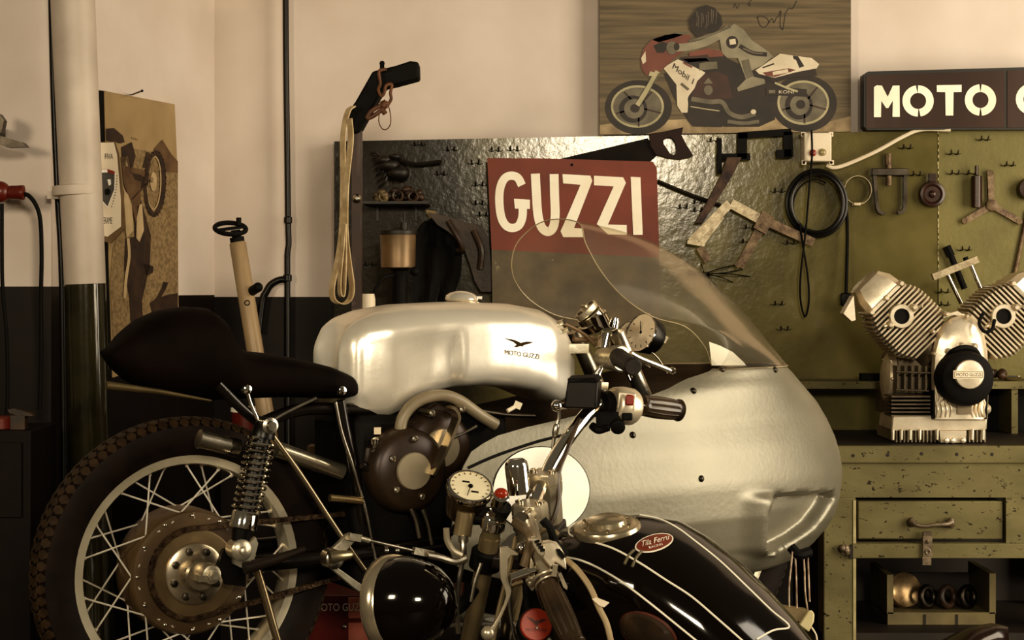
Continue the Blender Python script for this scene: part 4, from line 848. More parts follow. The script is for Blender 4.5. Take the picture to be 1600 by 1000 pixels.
# axle plate, swing arm, subframe
MB(alu).prism([R(x,y,.115) for x, y in ((362,858),(384,850),(396,838),(400,848),(392,880),(378,888),(362,880))], sd*.012).build('lug_plate', race)
MB(black).prism([R(x,y,.10) for x, y in ((345,858),(366,850),(380,880),(380,915),(350,912),(338,880))], sd*.014).build('axle_plate', race)
blk2 = M('frame_black', (14,9,5), (20,13,8), 20, .25)
for s in (1,-1): MB(blk2).tube([R(378,884,.115*s) if s>0 else R(378,884,.115)-sd*.23, W(.25,.11*s,.02), W(.52,.10*s,.03)], .0165, 12).build('swing_arm', race)
MB(steel).cyl(R(312,686,.13), R(358,697,.13), .0165, n=20).cyl(R(310,685.5,.13), R(313,686.3,.13), .0185, n=20).build('exhaust_stub', race)
MB(dsteel).cyl(R(358,697,.13), R(372,700,.13), .018, n=20).build('stub_clamp', race)
MB(M('pipe_metal', (176,158,126), (200,184,152), 10, .25, .9)).cyl(R(432,702,.06), R(535,738,.06), .0165, n=20).build('frame_tube', race)
def rod(name, pts, v, r, m, **k): return MB(m).tube([R(x,y,v) for x, y in pts], r, 10, **k).build(name, race)
rod('seat_stay', ((385,608),(392,632),(404,658)), .15, .004, chrome); rod('seat_stay', ((418,662),(448,644),(494,622)), .14, .0038, steel)
rod('frame_tube', ((424,678),(470,742),(528,830),(570,890)), .13, .0055, M('rod_steel', (130,112,84), (156,138,106), 10, .3, .9)); rod('frame_tube', ((400,885),(412,925),(436,1010)), .14, .008, M('rod_steel2', (120,100,70), (150,130,96), 10, .3, .9))
rod('frame_tube', ((524,628),(534,676),(552,730),(572,800),(588,880)), .12, .0035, steel); rod('frame_tube', ((531,626),(541,680),(556,740),(566,820)), .10, .012, blk2)
rod('frame_tube', ((420,672),(380,640),(340,600)), .10, .011, blk2); rod('frame_tube', ((400,664),(470,640),(560,640),(700,640)), .08, .013, blk2)
for x, y in ((384,608),(532,610)): MB(chrome).lathe(R(x,y,.15 if x < 450 else .13), sd, [(-.02,.006),(0,.010),(.006,.0105),(.012,.008),(.014,.003)], 16).build('seat_bolt', race)
rod('tail_bar', ((166,602),(250,612),(330,626)), .12, lambda s: .0085*(1-.75*s), M('tail_metal', (100,82,50), (130,110,74), 10, .35, .8), smooth=0)
# ---------------- seat with hump
prof_t = [(168,548),(180,540),(200,518),(225,498),(255,485),(290,479),(320,481),(338,494),(350,520),(358,540),(378,548),(420,552),(460,560),(500,570),(530,582),(545,598),(548,606)]
prof_b = [(168,552),(180,575),(210,600),(260,618),(320,626),(380,622),(440,620),(500,622),(540,622),(548,614)]
mb = MB(seatm); rings = []
for i in range(41):
    px = lerp(168,548,i/40); vv = .02
    tu = RB.uw(px, interp(prof_t,px), vv); bu = RB.uw(px, interp(prof_b,px), vv); u = tu[0]
    hw = interp([(168,.03),(200,.075),(260,.10),(340,.115),(400,.125),(500,.125),(535,.10),(548,.07)], px); zt, zb = tu[1], min(bu[1], tu[1]-.01); zc, hz = (zt+zb)/2, (zt-zb)/2
    ring = []
    for j in range(28):
        a = 2*math.pi*j/28; c, s = math.cos(a), math.sin(a)
        ring.append(W(u, hw*math.copysign(abs(c)**.7, c), zc+hz*math.copysign(abs(s)**(.75 if px < 355 else .6), s)))
    rings.append(ring)
mb.loft(rings); mb.build('seat', race, angle=80)
# ---------------- tank
tt = [(524,572),(527,545),(533,524),(545,505),(560,495),(590,484),(640,476),(720,472),(800,474),(845,482),(875,498),(893,522),(903,555),(907,580)]
tb = [(524,578),(535,620),(545,648),(555,656),(600,656),(615,649),(640,629),(670,615),(700,608),(740,604),(790,607),(830,614),(860,628),(872,633),(890,622),(900,605),(907,586)]
mb = MB(alut); rings = []; NU, NV = 90, 64
def knee(px, py):
    # recessed knee panel: sharp rear-of-front edge at x ~ 722, soft everywhere else
    dx = sm((px-556)/22)*(1-sm((px-712)/14)); dy = sm((py-506)/40)
    return dx*dy*.020*(.45+.55*sm((px-600)/110))
for i in range(NU+1):
    px = 524+383*(.5-.5*math.cos(math.pi*i/NU))*.9+383*.1*i/NU
    tu, bu = RB.uw(px, interp(tt,px), .07), RB.uw(px, interp(tb,px), .12)
    u = tu[0]; zt = tu[1]; zb = min(RB.uw(px, interp(tb,px), .12)[1], zt-.004); zc, hz = (zt+zb)/2, (zt-zb)/2
    hw = interp([(524,.035),(530,.062),(545,.09),(565,.112),(600,.128),(660,.140),(740,.142),(810,.136),(850,.122),(880,.100),(898,.07),(907,.045)], px)
    ring = []
    for j in range(NV):
        a = 2*math.pi*j/NV; c, s = math.cos(a), math.sin(a); vv = hw*math.copysign(abs(c)**(.62 if s > 0 else .34), c); zz = zc+hz*math.copysign(abs(s)**(.62 if s > 0 else .5), s)
        nu = u
        mid = max(0, 1-(vv/.06)**2)
        if px < 620: zz -= .022*mid*(1-sm((px-540)/80))*(1 if s > 0 else 0); nu += .030*mid*(1-sm((px-524)/45))
        p = W(nu, vv, zz)
        if abs(c) > .12:
            q = proj(W(nu, abs(vv), zz)); vv -= math.copysign(knee(*q), c)*min(1, abs(c)*1.6); p = W(nu, vv, zz)
        ring.append(p)
    rings.append(ring)
mb.loft(rings); tank = mb.build('fuel_tank', race, angle=60); tbv = bvh_of(tank)
q = R(721,474,0); MB(M('cap_alloy', (216,200,172), (238,224,196), 10, .22, .6)).lathe(q-up*.006, up, [(0,.040),(.008,.040),(.010,.036)], 36).lathe(q+up*.004, (V((0,0,1))+fw*.05), [(0,.032),(.004,.036),(.012,.034),(.018,.026),(.022,.012),(.023,0)], 32).bar(q+up*.014-fw*.02, q+up*.012+fw*.045, .022,.006,up).build('filler_cap', tank)
dec = M('emblem_brown', (48,34,18), (60,44,24), 10, .8, spec=.03)
mb = MB(dec); TH = lambda px, py: (hit(tbv, px, py, .0012)[0] or R(px,py,.14))
def decal(mb, pts): mb.ngon([TH(x,y) for x, y in pts])
E = lambda x, y: TH(460+x/3.2, 440+y/3.2)
mb.ngon([E(x,y) for x, y in ((1050,284),(1085,288),(1110,296),(1130,306),(1160,300),(1200,302),(1170,312),(1145,318),(1140,326),(1128,322),(1112,328),(1096,326),(1112,316),(1095,302),(1070,292))])
wt = text_w('MOTO GUZZI'); mb.text('MOTO GUZZI', lambda x, y: E(1050+x/wt*172, 364+x/wt*22-y*34)); mb.build('eagle_emblem', tank, recalc=False)
for x, y in ((877,503),(885,515)): p, nn = hit(tbv, x-4, y+2, 0); MB(chrome).cyl(p, p+V((.012,-.01,.004)), .006, n=12).build('tank_stud', tank)
# ---------------- fairing : horizontal slices
tabR = [(572,1112),(576,1105),(585,1070),(598,1042),(606,1015),(612,985),(620,950),(633,880),(640,830),(652,772),(668,737),(690,722),(720,712),(760,706),(800,702),(822,712),(840,760),(860,830),(900,870),(940,900)]
tabX = [(572,1226),(585,1238),(600,1250),(630,1274),(660,1291),(690,1304),(720,1312),(745,1315),(770,1313),(790,1310),(815,1302),(835,1290),(855,1272),(870,1255),(882,1236),(892,1205),(900,1165),(920,1110),(940,1050)]
tabH = [(572,.155),(600,.19),(640,.225),(690,.25),(740,.258),(790,.252),(840,.225),(880,.180),(905,.15),(940,.11)]
ys = [572,575,579,584,590,597,604,611,618,626,634,642,651,660]+list(range(670,754,9))+list(range(755,880,4))+[880,885,890,895,900,908,918,928,940]
def half(u, u0, L, hw):
    s = (u-u0)/L
    return hw if s <= 0 else hw*max(0, 1-s**2.2)**.5
slices = []
duct = [(1213,770),(1304,766),(1305,780),(1292,800),(1275,823),(1245,846),(1215,860),(1198,866),(1192,852),(1193,825),(1196,800),(1204,782)]
def inpoly(x, y, P_):
    c = False; d = 1e9
    for (x0, y0), (x1, y1) in zip(P_, P_[1:]+P_[:1]):
        if (y0 > y) != (y1 > y) and x < (x1-x0)*(y-y0)/(y1-y0)+x0: c = not c
        t = max(0, min(1, ((x-x0)*(x1-x0)+(y-y0)*(y1-y0))/((x1-x0)**2+(y1-y0)**2))); d = min(d, math.hypot(x-x0-t*(x1-x0), y-y0-t*(y1-y0)))
    return d if c else -d
NS = 190
for y in ys:
    hw = interp(tabH, y); xr = interp(tabR, y); xm = interp(tabX, y); ur, w_ = RB.uw(xr, y, hw)
    # level where the slice sits: use height at its silhouette
    um, wz = RB.uw(xm, y, hw*.6); w_ = wz
    u0 = max(ur+.01, .62 if y > 620 else ur+.02)
    lo, hi = .02, 1.6
    for _ in range(40):
        L = (lo+hi)/2; mx = max(proj(W(u0+L*t/60, half(u0+L*t/60,u0,L,hw), w_))[0] for t in range(61))
        if mx > xm: hi = L
        else: lo = L
    slices.append((y, w_, ur, u0, L, hw))
mb = MB(aluf); rings = []
for y, w_, ur, u0, L, hw in slices:
    near = []
    for k in range(NS+1):
        t = k/NS; u = ur+(u0-ur)*t/.35 if t < .35 else u0+L*math.sin((t-.35)/.65*math.pi/2)
        near.append((u, half(u,u0,L,hw)))
    pts = []
    for u, v in near:
        p = W(u, v, w_); q = proj(p)
        if 1150 < q[0] < 1316 and 755 < q[1] < 875 and v > .02:
            d = inpoly(q[0], q[1], duct)
            dv = -.045*sm((d+2)/12) if d > -2 else 0
            dv += .024*(1-sm((d+5)/8))*sm((q[0]-1150)/45)*sm((q[1]-766)/18)*(1-sm((q[1]-858)/14))*(1-sm((q[0]-1205)/14))*(1-sm((q[0]-1197)/16)*(q[1] < 790))
            p = p + sd*dv
        pts.append(p)
    far = [W(u, -v, w_) for u, v in near[::-1][1:]]
    rings.append(pts+far)
mb.loft(rings, False, False); fair = mb.build('fairing', race, angle=50, recalc=False, mats=[M('fairing_inside', (46,32,16), (60,42,22), 8, .6), aluf])
fbv = bvh_of(fair)
sm_ = fair.modifiers.new('thickness', 'SOLIDIFY'); sm_.thickness = .003; sm_.offset = 0; sm_.material_offset = 1
FH = lambda x, y, o=.002: hit(fbv, x, y, o)
mb = MB(white); ring0 = None
def fh(x, y, o=.003):
    p, n_ = FH(x, y, o); return p if p is not None else R(x, y, .26)
cen = (845,766); rr = [[fh(cen[0]+75*f_*math.cos(2*math.pi*i/48), cen[1]+67*f_*math.sin(2*math.pi*i/48)) for i in range(48)] for f_ in (.02,.35,.7,1)]
mb.loft(rr, True, True); disc = mb.build('number_disc', fair)
MB(blackm).tube([fh(cen[0]+75.5*math.cos(2*math.pi*i/48), cen[1]+67.5*math.sin(2*math.pi*i/48), .002) for i in range(48)], .0014, 6, True, 0).build('disc_outline', fair)
MB(blackm).tube([fh(x,y,.002) for x, y in ((731,731),(765,716),(800,703),(840,690),(880,680),(890,676))], .0032, 6).build('seam_line', fair)
for x, y in ((1128,578),(1210,578),(1083,611),(988,680),(1095,748),(1187,908)):
    p, n_ = FH(x, y, .0)
    if p: mb = MB(dsteel); screw(mb, p, n_, .0075); mb.build('fairing_screw', fair)
# ---------------- windscreen
ws = glass('windscreen_acrylic', (.90,.87,.80,1), .045)
TE = [(1112,571,.155),(1100,540,.18),(1070,510,.195),(1020,495,.205),(975,465,.205),(940,425,.19),(915,380,.15),(905,349,.095)]
tepts = []
for x, y, v in TE:
    p = R(x,y,v)-RB.o; tepts.append((p.dot(fw), v, p.dot(up)))
tep = [W(*t_) for t_ in tepts]; mid = W(tepts[-1][0]-.004, 0, tepts[-1][2]+.012); far = [W(t_[0],-t_[1],t_[2]) for t_ in tepts[::-1]]
trail = catmull(tep+[mid]+far, 6); NT = len(trail)
y, w_, ur, u0, L, hw = slices[0]
un = RB.uw(1112,571,.155)[0]
def basept(s):   # s 0..1 from near rear to far rear along the plan horseshoe
    a = s*math.pi; ue = u0+L
    return W(un+(ue-un)*math.sin(a)**1.0, .155*math.copysign(abs(math.cos(a))**.75, math.cos(a)), w_)
mb = MB(ws); rings = []
for i in range(NT):
    s = i/(NT-1); b = basept(s); t_ = trail[i]; ring = []
    for k in range(17):
        f_ = k/16; p = b.lerp(t_, f_); m_ = math.sin(math.pi*f_); c_ = (1-abs(2*s-1))
        p = p + (up*.085 + fw*.012)*m_*c_ + sd*(.030*m_*math.cos(s*math.pi)); ring.append(p)
    rings.append(ring)
mb.loft(rings, False, False); scr = mb.build('windscreen', race, angle=80, recalc=False)
edge = M('acrylic_edge', (150,130,96), (180,160,120), 10, .2)
MB(edge).tube(trail, .0013, 6, smooth=0).build('edge_bead', scr)
MB(edge).tube([basept(i/40) for i in range(41)], .0016, 6, smooth=0).build('base_bead', scr)
MB(M('screen_glow_white', (238,228,204), (246,238,216), 8, .4)).loft([[R(1108,534,-.02), R(1112,571,-.02)], [R(1125,540,-.03), R(1130,571,-.03)], [R(1145,550,-.04), R(1150,571,-.04)], [R(1162,566,-.05), R(1166,571,-.05)]], False, False).build('screen_glow', race)  # white sheet standing in for the bright glow inside the screen, no real panel
# ---------------- engine under the tank
em = M('engine_brown', (44,30,17), (66,48,28), 10, .4, .4); gk = M('cover_steel', (158,140,108), (180,162,128), 8, .28, .5)
eng = MB(blackm); eng.box(W(.50,.0,.12), (.36,.22,.36), Matrix((fw,sd,up)).transposed()); eng = eng.build('engine_block', race, bevel=.02)
def cover(px, py, r1, r2, v, dep):
    c = R(px,py,v); o = MB(em).lathe(c-sd*dep, sd, [(0,r1),(dep*.5,r1*1.0),(dep*.8,r1*.93),(dep*.95,r1*.8),(dep,r2*1.06)], 44).build('gear_cover', eng)
    MB(gk).lathe(c-sd*.004, sd, [(0,r2),(.008,r2),(.010,r2*.96),(.011,0)], 44).build('cover_plate', o); return o
c1 = cover(646,736,.088,.038,.165,.07); c2 = cover(690,700,.078,.040,.145,.06)
MB(em).prism([R(x,y,.12) for x, y in ((600,705),(640,660),(680,628),(712,640),(720,680),(705,720),(680,760),(640,785),(605,770))], -sd*.06).build('gear_case', eng, bevel=.008)
for x, y in ((675,646),(722,640),(648,686),(613,717),(620,766),(660,776),(682,726)): 
    mb = MB(steel); mb.lathe(R(x,y,.165), sd, [(-.05,.0075),(.003,.007),(.005,.004),(.002,.003)], 14); mb.build('case_bolt', eng)
stp = M('strap_steel', (128,110,82), (158,140,108), 10, .25, .9)
MB(stp).strap([R(x,y,.175) for x, y in ((702,636),(708,640),(713,652),(708,668),(694,702),(673,742))], sd, .03, .006).build('strap_bracket', eng)
MB(M('grey_hose', (116,100,74), (138,122,92), 10, .4)).tube([R(x,y,.13) for x, y in ((627,684),(626,666),(632,648),(648,630),(670,620),(695,618),(718,626),(738,640),(755,652),(775,664))], .0125, 14).build('breather_hose', race)
rod('cable', ((700,632),(740,640),(790,648),(835,650)), .12, .005, dsteel); rod('cable', ((706,684),(722,678),(745,666)), .17, .003, steel); rod('cable', ((628,668),(650,655),(690,640)), .11, .004, dsteel)
MB(cream).box(R(809,633,.13), (.016,.014,.014), Matrix.Rotation(.4,3,'Y')).cyl(R(793,642,.13), R(804,636,.13), .0045).build('bleed_nipple', race)
mb = MB(chrome); mb.lathe(R(586,700,.13), up, [(-.012,.008),(-.004,.010),(.0,.006),(.006,.006),(.008,.010),(.018,.011),(.022,.006)], 14).cyl(R(588,696,.13), R(604,693,.13), .0028).build('fuel_tap', race); MB(cream).box(R(590,673,.11), (.014,.01,.014)).build('tap_label', race)
for pts, v in ((((576,700),(574,720),(578,740)),.12), (((566,726),(580,735),(590,750)),.13)): rod('fuel_line', pts, v, .009, M('engine_dark', (30,22,14), (70,58,40), 30, .3, .5))
for i in range(8): MB(dsteel).prism([R(700+i*1.5,712+i*13,.10), R(760+i*2,700+i*13,.10), R(760+i*2,704+i*13,.10), R(700+i*1.5,716+i*13,.10)], -sd*.16).build('cylinder_fin', eng)
rod('exhaust_pipe', ((515,778),(540,780),(566,783)), .12, .008, M('pipe_brass', (180,150,100), (210,182,130), 10, .2, .95))
for pts in (((640,790),(650,812),(656,840)),((660,795),(668,815),(676,850))): rod('oil_pipe', pts, .15, .006, steel)
# ---------------- rearset bell crank and link
bc = MB(alu)
bc.prism([R(x,y,.20) for x, y in ((545,831),(553,835),(551,845),(532,866),(512,880),(506,874),(508,862),(520,852),(538,834))], sd*.012).build('bell_crank', race, bevel=.002)
MB(alu).prism([R(x,y,.195) for x, y in ((505,866),(516,880),(576,922),(580,938),(552,920),(510,884))], sd*.010).build('brake_lever_arm', race, bevel=.002)
MB(steel).lathe(R(514,871,.20), sd, [(0,.020),(.03,.019),(.034,.015),(.036,.008)], 24).build('pivot', race)
MB(M('peg_alloy', (132,116,82), (160,144,108), 10, .3, .9)).lathe(R(514,871,.235), (R(552,866,.235)-R(514,871,.235)), [(0,.012),(.01,.013),(.045,.008),(.052,.003)], 18).build('foot_peg', race)
MB(alu).bar(R(544,838,.215), R(563,841,.215), .014,.012, sd).cyl(R(563,841,.215), R(577,845,.215), .0055).build('rod_clevis', race); MB(steel).cyl(R(575,844,.215), R(648,861,.215), .0033).build('link_rod', race)
MB(alu).bar(R(646,860,.215), R(676,866,.215), .014,.012, sd).lathe(R(672,866,.22), sd, [(0,.006),(.01,.006),(.012,.004)], 12).build('rod_clevis', race)
MB(steel).cyl(R(676,866,.21), R(712,878,.21), .006).build('link_rod', race)
for x in (604,621): MB(chrome).cyl(R(x,862,.2), R(x,850,.2), .0035).sph(R(x,860,.2), .005).build('cable_adjuster', race)
MB(M('toe_black', (20,14,9), (40,30,20), 10, .3)).tube([R(382,888,.19), R(430,874,.19), R(476,858,.19)], lambda s: .013*(1-.5*s), 12, smooth=2).build('brake_pedal', race)
# ---------------- front end: gauge, clip-ons, forks, wheel
ft = MB(blk2); fu = RB.uw(930,560,0)[0]
for s in (1,-1): MB(steel).cyl(W(fu,.09*s,RB.uw(930,520,.09)[1]), W(fu+.24,.09*s,-.02), .018, n=20).build('fork_leg', race)
MB(alu).bar(R(905,545,.10), R(905,545,.10)-sd*.2, .05,.02, up).build('top_yoke', race)
c = R(929,503,.0); ax = (R(918,488,0)-R(940,520,0)).normalized()
MB(chrome).lathe(c-ax*.02, ax, [(0,.016),(.008,.018),(.010,.034),(.028,.036),(.030,.032),(.044,.030)], 28).build('damper_base', race)
cap_ = MB(alu); b0 = c+ax*.026; sx_ = sd.cross(ax).normalized(); sy_ = sx_.cross(ax).normalized()
cap_.loft([[b0+ax*h+sx_*(.030*math.cos(a)*1.0)+sy_*(.016*math.sin(a)) for a in [2*math.pi*i/24 for i in range(24)]] for h in (0,.014)]); cap_.box(b0+ax*.016, (.004,.02,.012), Matrix((sx_,sy_,ax)).transposed()); cap_.build('damper_knob', race)
for s in (-1,1): MB(dsteel).cyl(b0+sx_*.018*s+ax*.0135, b0+sx_*.018*s+ax*.0155, .006).build('screw_head', race)
g0, g1 = R(1008,517,.02), R(1024,523,.02)
gax = (V((-.72,-.62,.32))).normalized(); gp = R(1003,520,.03)
for nm, cc, rr_ in (('rev_counter', gp, .046), ('oil_gauge', R(982,524,-.10), .034)):
    g_ = MB(black).lathe(cc-gax*.05, gax, [(0,rr_*.5),(.012,rr_*.85),(.05,rr_),(.053,rr_*.97)], 36).build(nm, race)
    MB(chrome).torus(cc+gax*.003, gax, rr_*.97, .0025, 36, 6).build('bezel', g_); MB(cream).lathe(cc+gax*.0025, gax, [(0,rr_*.93),(.0012,rr_*.93),(.0013,0)], 36).build('dial', g_)
    x_, y_ = perp(gax); mb = MB(blackm)
    for k in range(9): a = -.6+k*.5; mb.bar(cc+gax*.0042+x_*rr_*.66*math.cos(a)+y_*rr_*.66*math.sin(a), cc+gax*.0042+x_*rr_*.82*math.cos(a)+y_*rr_*.82*math.sin(a), .0016,.0006, gax)
    mb.bar(cc+gax*.0044, cc+gax*.0044+up*rr_*.55, .0018,.0006, gax); mb.lathe(cc+gax*.003, gax, [(0,.004),(.002,.003)], 10); mb.build('needle', g_)
MB(cream).box(R(1037,529,.03), (.016,.016,.016), Matrix.Rotation(.5,3,'Y')).cyl(R(1018,552,.04), R(1034,533,.04), .003).build('gauge_bracket', race)
rod('gauge_cable', ((1020,552),(1028,560),(1036,572),(1042,584)), .05, .0022, steel)
MB(dsteel).prism([R(x,y,.06) for x, y in ((931,496),(941,491),(951,510),(944,514),(936,510))], -sd*.02).strap([R(941,492,.065), R(950,510,.065), R(955,512,.065), R(962,511,.065)], sd, .01,.003).build('bent_bracket', race)
for x0_, y0_, x1_, y1_, rr_ in ((959,513,961,501,.011),(944,545,948,527,.020),(966,535,963,520,.012)): MB(chrome).cyl(R(x0_,y0_,.06), R(x1_,y1_,.06), rr_, n=20).cyl(R(x1_,y1_,.06), R(x1_+(x1_-x0_)*.3,y1_+(y1_-y0_)*.3,.06), rr_*.8, n=20).build('yoke_stud', race)
MB(alu).lathe(R(966,560,.16)-sd*.03, sd+fw*.1, [(-.03,.022),(0,.026),(.03,.028),(.034,.030),(.038,.026)], 32).build('clip_on_clamp', race)
gr = (R(1003,580,.30)-R(972,560,.165)).normalized(); MB(rubber).lathe(R(966,558,.17), gr, [(0,.020),(.1,.018),(.105,.020),(.11,.016)], 24).build('handlebar_grip', race)
rod('brake_lever', ((985,552),(1000,560),(1025,570),(1045,578),(1049,580)), .22, lambda s: .007-.002*s, chrome); rod('throttle_cable', ((1003,566),(1015,574)), .21, .003, steel)
MB(chrome).lathe(R(1048,579,.22), fw, [(0,.007),(.004,.0085),(.010,.006),(.012,.0)], 14).build('lever_tip', race)
rod('brake_hose', ((872,502),(895,512),(915,524),(930,540)), .03, .004, M('hose_tan', (110,84,54), (130,102,70), 10, .4)); rod('brake_hose', ((896,530),(912,531),(930,528)), .02, .006, M('hose_tan', (110,84,54)))
for pts in (((935,590),(938,580),(942,572)), ((922,598),(928,586),(938,572)), ((975,576),(980,585),(984,594))): rod('control_cable', pts, .10, .0035, chrome)
fwh = wheel(RB, fu+.24, 0, -.01, .240, race, 'front_wheel', 12, rimm)
for k, pts in enumerate((((1238,862),(1236,885),(1233,915),(1233,948)),((1242,862),(1244,900),(1245,950)),((1255,864),(1257,890),(1258,925),(1262,955)),((1262,862),(1263,890),(1265,940)))):
    MB(M('wire_brown', (124,96,68), (196,170,136), 60, .5)).tube([P(x,y,4.05+.01*k) for x, y in pts], .0022, 6).build('wire', race)
MB(blackm).tube([P(1236,855,4.07), P(1248,866,4.06), P(1266,862,4.07)], .012, 8).build('wire_clamp', race)
# ---------------- lift platform carrying it, front stand
pl = M('lift_paint', (18,11,6), (30,19,11), 8, .5)
zb = RB.W(0,0,-.303).z
lt = empty('bike_lift', V((RB.W(.6,0,0).x, RB.W(.6,0,0).y, 0)), 'dark low lift table under the wheels of the racing motorcycle', 'lift')
Rm = Matrix((fw,sd,up)).transposed(); cz = RB.W(.62,0,0)
MB(pl).box(V((RB.W(.5,0,0).x,RB.W(.5,0,0).y,zb-.034)), (1.7,.36,.05), Rm).build('platform', lt)
for s in (-.6,.6): MB(pl).box(V((RB.W(.5+s,0,0).x, RB.W(.5+s,0,0).y, (zb-.059)/2)), (.12,.3,zb-.059), Rm).build('leg', lt)
# ================================================================= BLACK MOTORCYCLE IN FRONT (heads left, leaning towards the camera)
bb, ll = math.radians(25), math.radians(12)
n_ = V((-math.sin(bb), -math.cos(bb), 0))
FB = Frame(P(828,775,3.2), V((-math.cos(bb), math.sin(bb), 0)), n_*math.cos(ll)-V((0,0,1))*math.sin(ll), V((0,0,1))*math.cos(ll)+n_*math.sin(ll))
gb = FB.W(-.5,0,-.8)
blk = empty('black_motorcycle', V((gb.x, gb.y, 0)), 'glossy black motorcycle with cream pinstriped tank nearest the camera, seen over its handlebars', 'motorcycle')
eu, ev, ew = FB.eu, FB.ev, FB.ew; G = lambda px, py, v: FB.at(px, py, v); W2 = FB.W; RF = Matrix((eu,ev,ew)).transposed()
gloss = M('gloss_black', (9,4,2), (14,7,3), 4, .1, 0, coat=.15, spec=.35); forkm = M('fork_steel', (122,104,70), (156,134,94), 10, .28, .6); alb = M('clamp_alloy', (158,142,112), (190,172,138), 12, .32, .65, .1)
stripe = M('stripe_cream', (232,216,180), (240,226,194), 10, .4); chb = chrome
# ---- tank
ridge = [(862,846),(868,834),(880,822),(905,811),(950,803),(1000,803),(1050,814),(1095,839),(1140,873),(1190,918),(1240,970),(1290,1026),(1330,1080)]
mb = MB(gloss); rings = []
for i in range(61):
    s = i/60; px = 862+468*(s**1.25); py = interp(ridge, px); u, wt_ = FB.uw(px, py, -.05)
    hw = interp([(862,.03),(870,.065),(885,.095),(910,.12),(950,.138),(1050,.148),(1150,.138),(1250,.115),(1330,.08)], px); h = interp([(862,.04),(875,.11),(900,.17),(950,.21),(1100,.23),(1250,.20),(1330,.15)], px)
    zc = wt_-h/2; ring = []
    for j in range(44):
        a = 2*math.pi*j/44; c, sn = math.cos(a), math.sin(a)
        ring.append(W2(u, hw*math.copysign(abs(c)**.75, c), zc+h/2*math.copysign(abs(sn)**.8, sn)))
    rings.append(ring)
mb.loft(rings); tk = mb.build('fuel_tank', blk, angle=80); kb = bvh_of(tk)
KH = lambda x, y, o=.0015: hit(kb, x, y, o)
def onk(pts, r, name, m=stripe, par=None, n=5):
    q = [KH(p.x, p.y, .0006)[0] for p in catmull([V((x,y,0)) for x, y in pts], n)]; q = [p for p in q if p]
    if len(q) > 2: MB(m).tube(q, r, 6, smooth=0).build(name, par or tk)
onk(((1000,805),(1030,811),(1058,825),(1085,845),(1125,877),(1170,920),(1205,954),(1233,979),(1208,985),(1182,999)), .0017, 'pinstripe')
onk(((935,811),(905,816),(892,823),(889,831),(895,838),(930,848),(962,859),(1000,880),(1040,906),(1080,932),(1120,966),(1162,1003)), .0019, 'pinstripe')
onk(((886,871),(905,875),(930,885),(970,908),(1010,938),(1050,970),(1092,1004)), .0019, 'pinstripe')
p, nn = KH(948,823,0)
capm = M('cap_bronze', (150,134,104), (186,168,132), 12, .25, .8)
if p:
    nn = ew+ev*.0; cp = MB(capm).lathe(p-nn*.006, nn, [(-.01,.060),(.004,.061),(.010,.058),(.012,.05),(.012,.036),(.020,.034),(.022,.030),(.0225,0)], 48).build('filler_cap', tk)
    x_, y_ = perp(nn)
    for k in range(6): MB(steel).lathe(p+nn*.006+(x_*math.cos(k*1.047)+y_*math.sin(k*1.047))*.044, nn, [(-.002,.0035),(.003,.003),(.004,.001)], 8).build('cap_screw', cp)
KD = lambda x, y, o=.0012: (KH(x, y, o)[0] or G(x,y,.05))
bx_ = lambda o: (lambda x, y: KD(1022+x*math.cos(.27)+y*math.sin(.27), 849-x*math.sin(.27)+y*math.cos(.27), o))
mb = MB(stripe); q = bx_(.0010); mb.loft([[q(31*f_*math.cos(2*math.pi*i/32), 13.5*f_*math.sin(2*math.pi*i/32)) for i in range(32)] for f_ in (.05,.5,1)])
badr = M('badge_red', (104,44,26), (124,56,34), 10, .4); mb.use(badr); q = bx_(.0022); mb.loft([[q(28.5*f_*math.cos(2*math.pi*i/32), 11.5*f_*math.sin(2*math.pi*i/32)) for i in range(32)] for f_ in (.05,.5,1)])
q = bx_(.0034); wt = text_w('Tila Ferru'); mb.use(stripe).text('Tila Ferru', lambda x, y: q(-22+x/wt*44+y*5, 2-y*12)); wt = text_w('RACING'); mb.text('RACING', lambda x, y: q(-11+x/wt*22, 8-y*5)); mb.build('tank_badge', tk, recalc=False)
tanm = M('tan_mark', (96,84,58), (110,96,66), 10, .5)
for a in (((991,860),(983,868),(976,882)),((1003,862),(995,871),(988,886))): onk(a, .0028, 'gold_line', tanm)
padr = M('pad_rim', (66,30,18), (84,40,24), 12, .35)
pe = [(1015+46*math.cos(a)*math.cos(.5)-26*math.sin(a)*math.sin(.5), 990+46*math.cos(a)*math.sin(.5)+26*math.sin(a)*math.cos(.5)) for a in [2*math.pi*i/28 for i in range(28)]]
pp = [KH(x,y,.001)[0] for x, y in pe]
if all(pp):
    cc = sum(pp, V())/len(pp); nv = (ev+ew*.5).normalized(); mb = MB(M('pad_leather', (44,32,20), (64,48,30), 14, .3))
    mb.loft([pp, [cc+(p-cc)*.97+nv*.014 for p in pp], [cc+(p-cc)*.8+nv*.02 for p in pp], [cc+(p-cc)*.3+nv*.021 for p in pp]]); kp = mb.build('knee_pad', blk); MB(padr).tube([p+nv*.005 for p in pp], .004, 8, True, 2).build('piping', kp)
